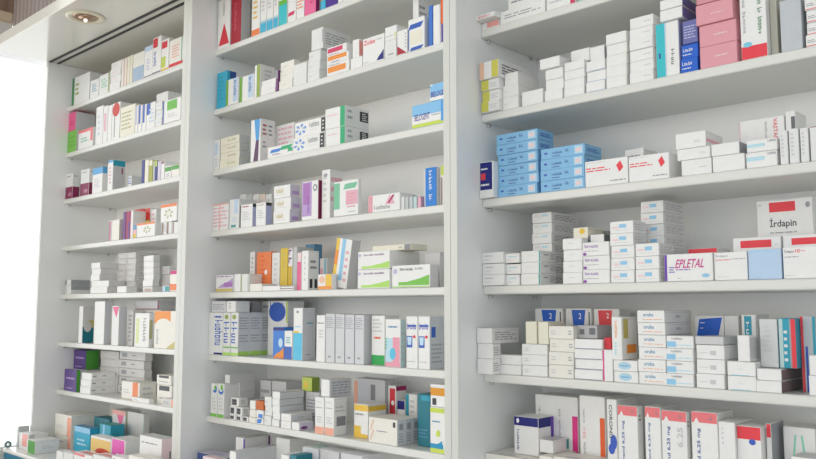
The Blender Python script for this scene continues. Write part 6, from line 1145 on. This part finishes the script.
def struct(name,a,b,m,bev=0):
    bm=bmesh.new(); box(bm,a,b,0,bev=bev); o=link(name,bm,[m]); structure(o); return o
M_WALL=lacquer('painted_wall',(.72,.70,.66),.7)
M_STRIPE=wave('pinkish_striped_panel',(.26,.20,.20),(.52,.46,.44),9)
M_BROWN=wave('brown_slatted_panel',(.16,.10,.07),(.3,.2,.14),8,'Y')
M_BEIGE=lacquer('beige_moulding',(.62,.5,.36),.5)
M_FLOOR=lacquer('grey_floor_tile',(.62,.60,.55),.4)
struct('floor',(-3.3,-4.2,-.1),(2.4,.6,0),M_FLOOR)
struct('wall_back',(-3.3,.335,0),(2.4,.45,3.3),M_WALL)
struct('wall_bulkhead',(-3.0945,-.13,TOP+.041),(2.4,.334,3.3),M_STRIPE)
struct('wall_left',(-3.24,-.45,2.609),(-3.096,.334,3.3),M_BROWN)
struct('trim_1',(-3.24,-.45,2.568),(-3.088,-.132,2.6085),M_BEIGE,.006)
struct('trim_2',(-3.24,-.45,TOP+.043),(-3.096,-.132,2.5675),M_WALL)
struct('trim_3',(-3.24,-2.6,.90),(-3.096,.334,.978),M_WALL)
# window beside the counter
wx=-3.17
struct('window_1',(wx-.004,-2.55,1.0),(wx,-.005,2.44),None) if 0 else None
m_fr=lacquer('white_window_frame',(.85,.85,.84),.35)
bm=bmesh.new()
for a,b in (((-3.20,-2.6,.9785),(-3.12,.334,.994)),((-3.20,-2.6,2.46),(-3.12,.334,2.49)),((-3.20,-2.6,.9945),(-3.12,-2.55,2.4595)),((-3.20,.25,.9945),(-3.12,.334,2.4595)),((-3.19,-1.3,.9945),(-3.13,-1.25,2.4595))): box(bm,a,b,0,bev=.003)
wf=link('window_1',bm,[m_fr]); structure(wf)
m_gl,nt,b_=nodes('clear_glass'); b_.inputs['Base Color'].default_value=(1,1,1,1); b_.inputs['Roughness'].default_value=0; b_.inputs['Transmission Weight'].default_value=1; b_.inputs['IOR'].default_value=1.45
tr=nt.nodes.new('ShaderNodeBsdfTransparent'); gl=nt.nodes.new('ShaderNodeBsdfGlossy'); gl.inputs['Roughness'].default_value=.02; mxs=nt.nodes.new('ShaderNodeMixShader'); mxs.inputs[0].default_value=.04
nt.links.new(tr.outputs[0],mxs.inputs[1]); nt.links.new(gl.outputs[0],mxs.inputs[2]); nt.links.new(mxs.outputs[0],nt.nodes['Material Output'].inputs['Surface'])
bm=bmesh.new(); box(bm,(-3.168,-2.549,.9955),(-3.162,-1.301,2.459),0); link('pane',bm,[m_gl],wf)
bm=bmesh.new(); box(bm,(-3.168,-1.249,.9955),(-3.162,.249,2.459),0); link('pane',bm,[m_gl],wf)
# ------------------------------------------------------------------ light
W=D.worlds.new('daylight'); bpy.context.scene.world=W; W.use_nodes=True; nt=W.node_tree
bg=nt.nodes['Background']; tc=nt.nodes.new('ShaderNodeTexCoord'); sx=nt.nodes.new('ShaderNodeSeparateXYZ'); nt.links.new(tc.outputs['Generated'],sx.inputs[0])
# soft hall light: a little dimmer overhead, raised below to lift shelf undersides, very bright daylight beyond the window (-x)
rz=nt.nodes.new('ShaderNodeMapRange'); rz.inputs['From Min'].default_value=-.6; rz.inputs['From Max'].default_value=.7; rz.inputs['To Min'].default_value=AMB_LO; rz.inputs['To Max'].default_value=AMB_HI
nt.links.new(sx.outputs['Z'],rz.inputs['Value'])
rx=nt.nodes.new('ShaderNodeMapRange'); rx.inputs['From Min'].default_value=-.55; rx.inputs['From Max'].default_value=-.8; rx.inputs['To Min'].default_value=0; rx.inputs['To Max'].default_value=WIN
nt.links.new(sx.outputs['X'],rx.inputs['Value'])
ad=nt.nodes.new('ShaderNodeMath'); nt.links.new(rz.outputs[0],ad.inputs[0]); nt.links.new(rx.outputs[0],ad.inputs[1])
def mth(op,a,b=None,c=None):
    n=nt.nodes.new('ShaderNodeMath'); n.operation=op
    for i,v in enumerate((a,b,c)):
        if v is None: continue
        if isinstance(v,(int,float)): n.inputs[i].default_value=v
        else: nt.links.new(v,n.inputs[i])
    return n.outputs[0]
# frontal fill light added behind the camera: a bright band near the horizon
dz=mth('DIVIDE',mth('SUBTRACT',sx.outputs['Z'],BAND_Z),BAND_W)
band=mth('POWER',2.718,mth('MULTIPLY',mth('MULTIPLY',dz,dz),-1.0))
fr=mth('MULTIPLY',mth('POWER',mth('MAXIMUM',mth('ADD',mth('MULTIPLY',sx.outputs['Y'],-.85),mth('MULTIPLY',sx.outputs['X'],.22)),0.0),1.0),mth('MULTIPLY',band,FRONT))
ad2=nt.nodes.new('ShaderNodeMath'); nt.links.new(ad.outputs[0],ad2.inputs[0]); nt.links.new(fr,ad2.inputs[1])
nt.links.new(ad2.outputs[0],bg.inputs['Strength']); bg.inputs['Color'].default_value=(.965,.99,1,1)
def area(name,loc,rot,sx_,sy_,e,c=(1,1,1)):
    l=D.lights.new(name,'AREA'); l.shape='RECTANGLE'; l.size=sx_; l.size_y=sy_; l.energy=e; l.color=c
    o=D.objects.new(name,l); COL.objects.link(o); o.location=loc; o.rotation_euler=rot; return o
area('added_lamp',(-.6,-1.7,3.0),(math.radians(28),0,0),2.6,.5,KEY,(1,.97,.92))  # unseen overhead lamp added for gentle directional shading
area('added_lamp',(-2.4,-2.4,1.9),(math.radians(80),0,0),1.6,.5,KEY*2.2,(1,.78,.5))  # unseen low lamp added to warm and brighten the left bay
# ------------------------------------------------------------------ camera
cd=D.cameras.new('camera'); cam=D.objects.new('camera',cd); COL.objects.link(cam)
yaw,pitch,roll,F=0.7529617629236631,0.09771798397431704,0.00023196327716701025,800.1512
cam.location=(0,-1.25,1.5); cd.sensor_fit='HORIZONTAL'; cd.sensor_width=36; cd.lens=36*F/816; cd.clip_start=.01
f=Vector((-math.sin(yaw)*math.cos(pitch),math.cos(yaw)*math.cos(pitch),math.sin(pitch)))
r=Vector((math.cos(yaw),math.sin(yaw),0)); u=r.cross(f)
r2=math.cos(roll)*r+math.sin(roll)*u; u2=-math.sin(roll)*r+math.cos(roll)*u
m=Matrix((r2,u2,-f)).transposed().to_4x4(); m.translation=Vector((0,-1.25,1.5)); cam.matrix_world=m
sc=bpy.context.scene; sc.camera=cam
sc.cycles.diffuse_bounces=8; sc.cycles.max_bounces=12
sc.view_settings.view_transform='Standard'; sc.view_settings.look='None'; sc.view_settings.gamma=1; sc.view_settings.use_curve_mapping=False
sc.view_settings.exposure=EXPO
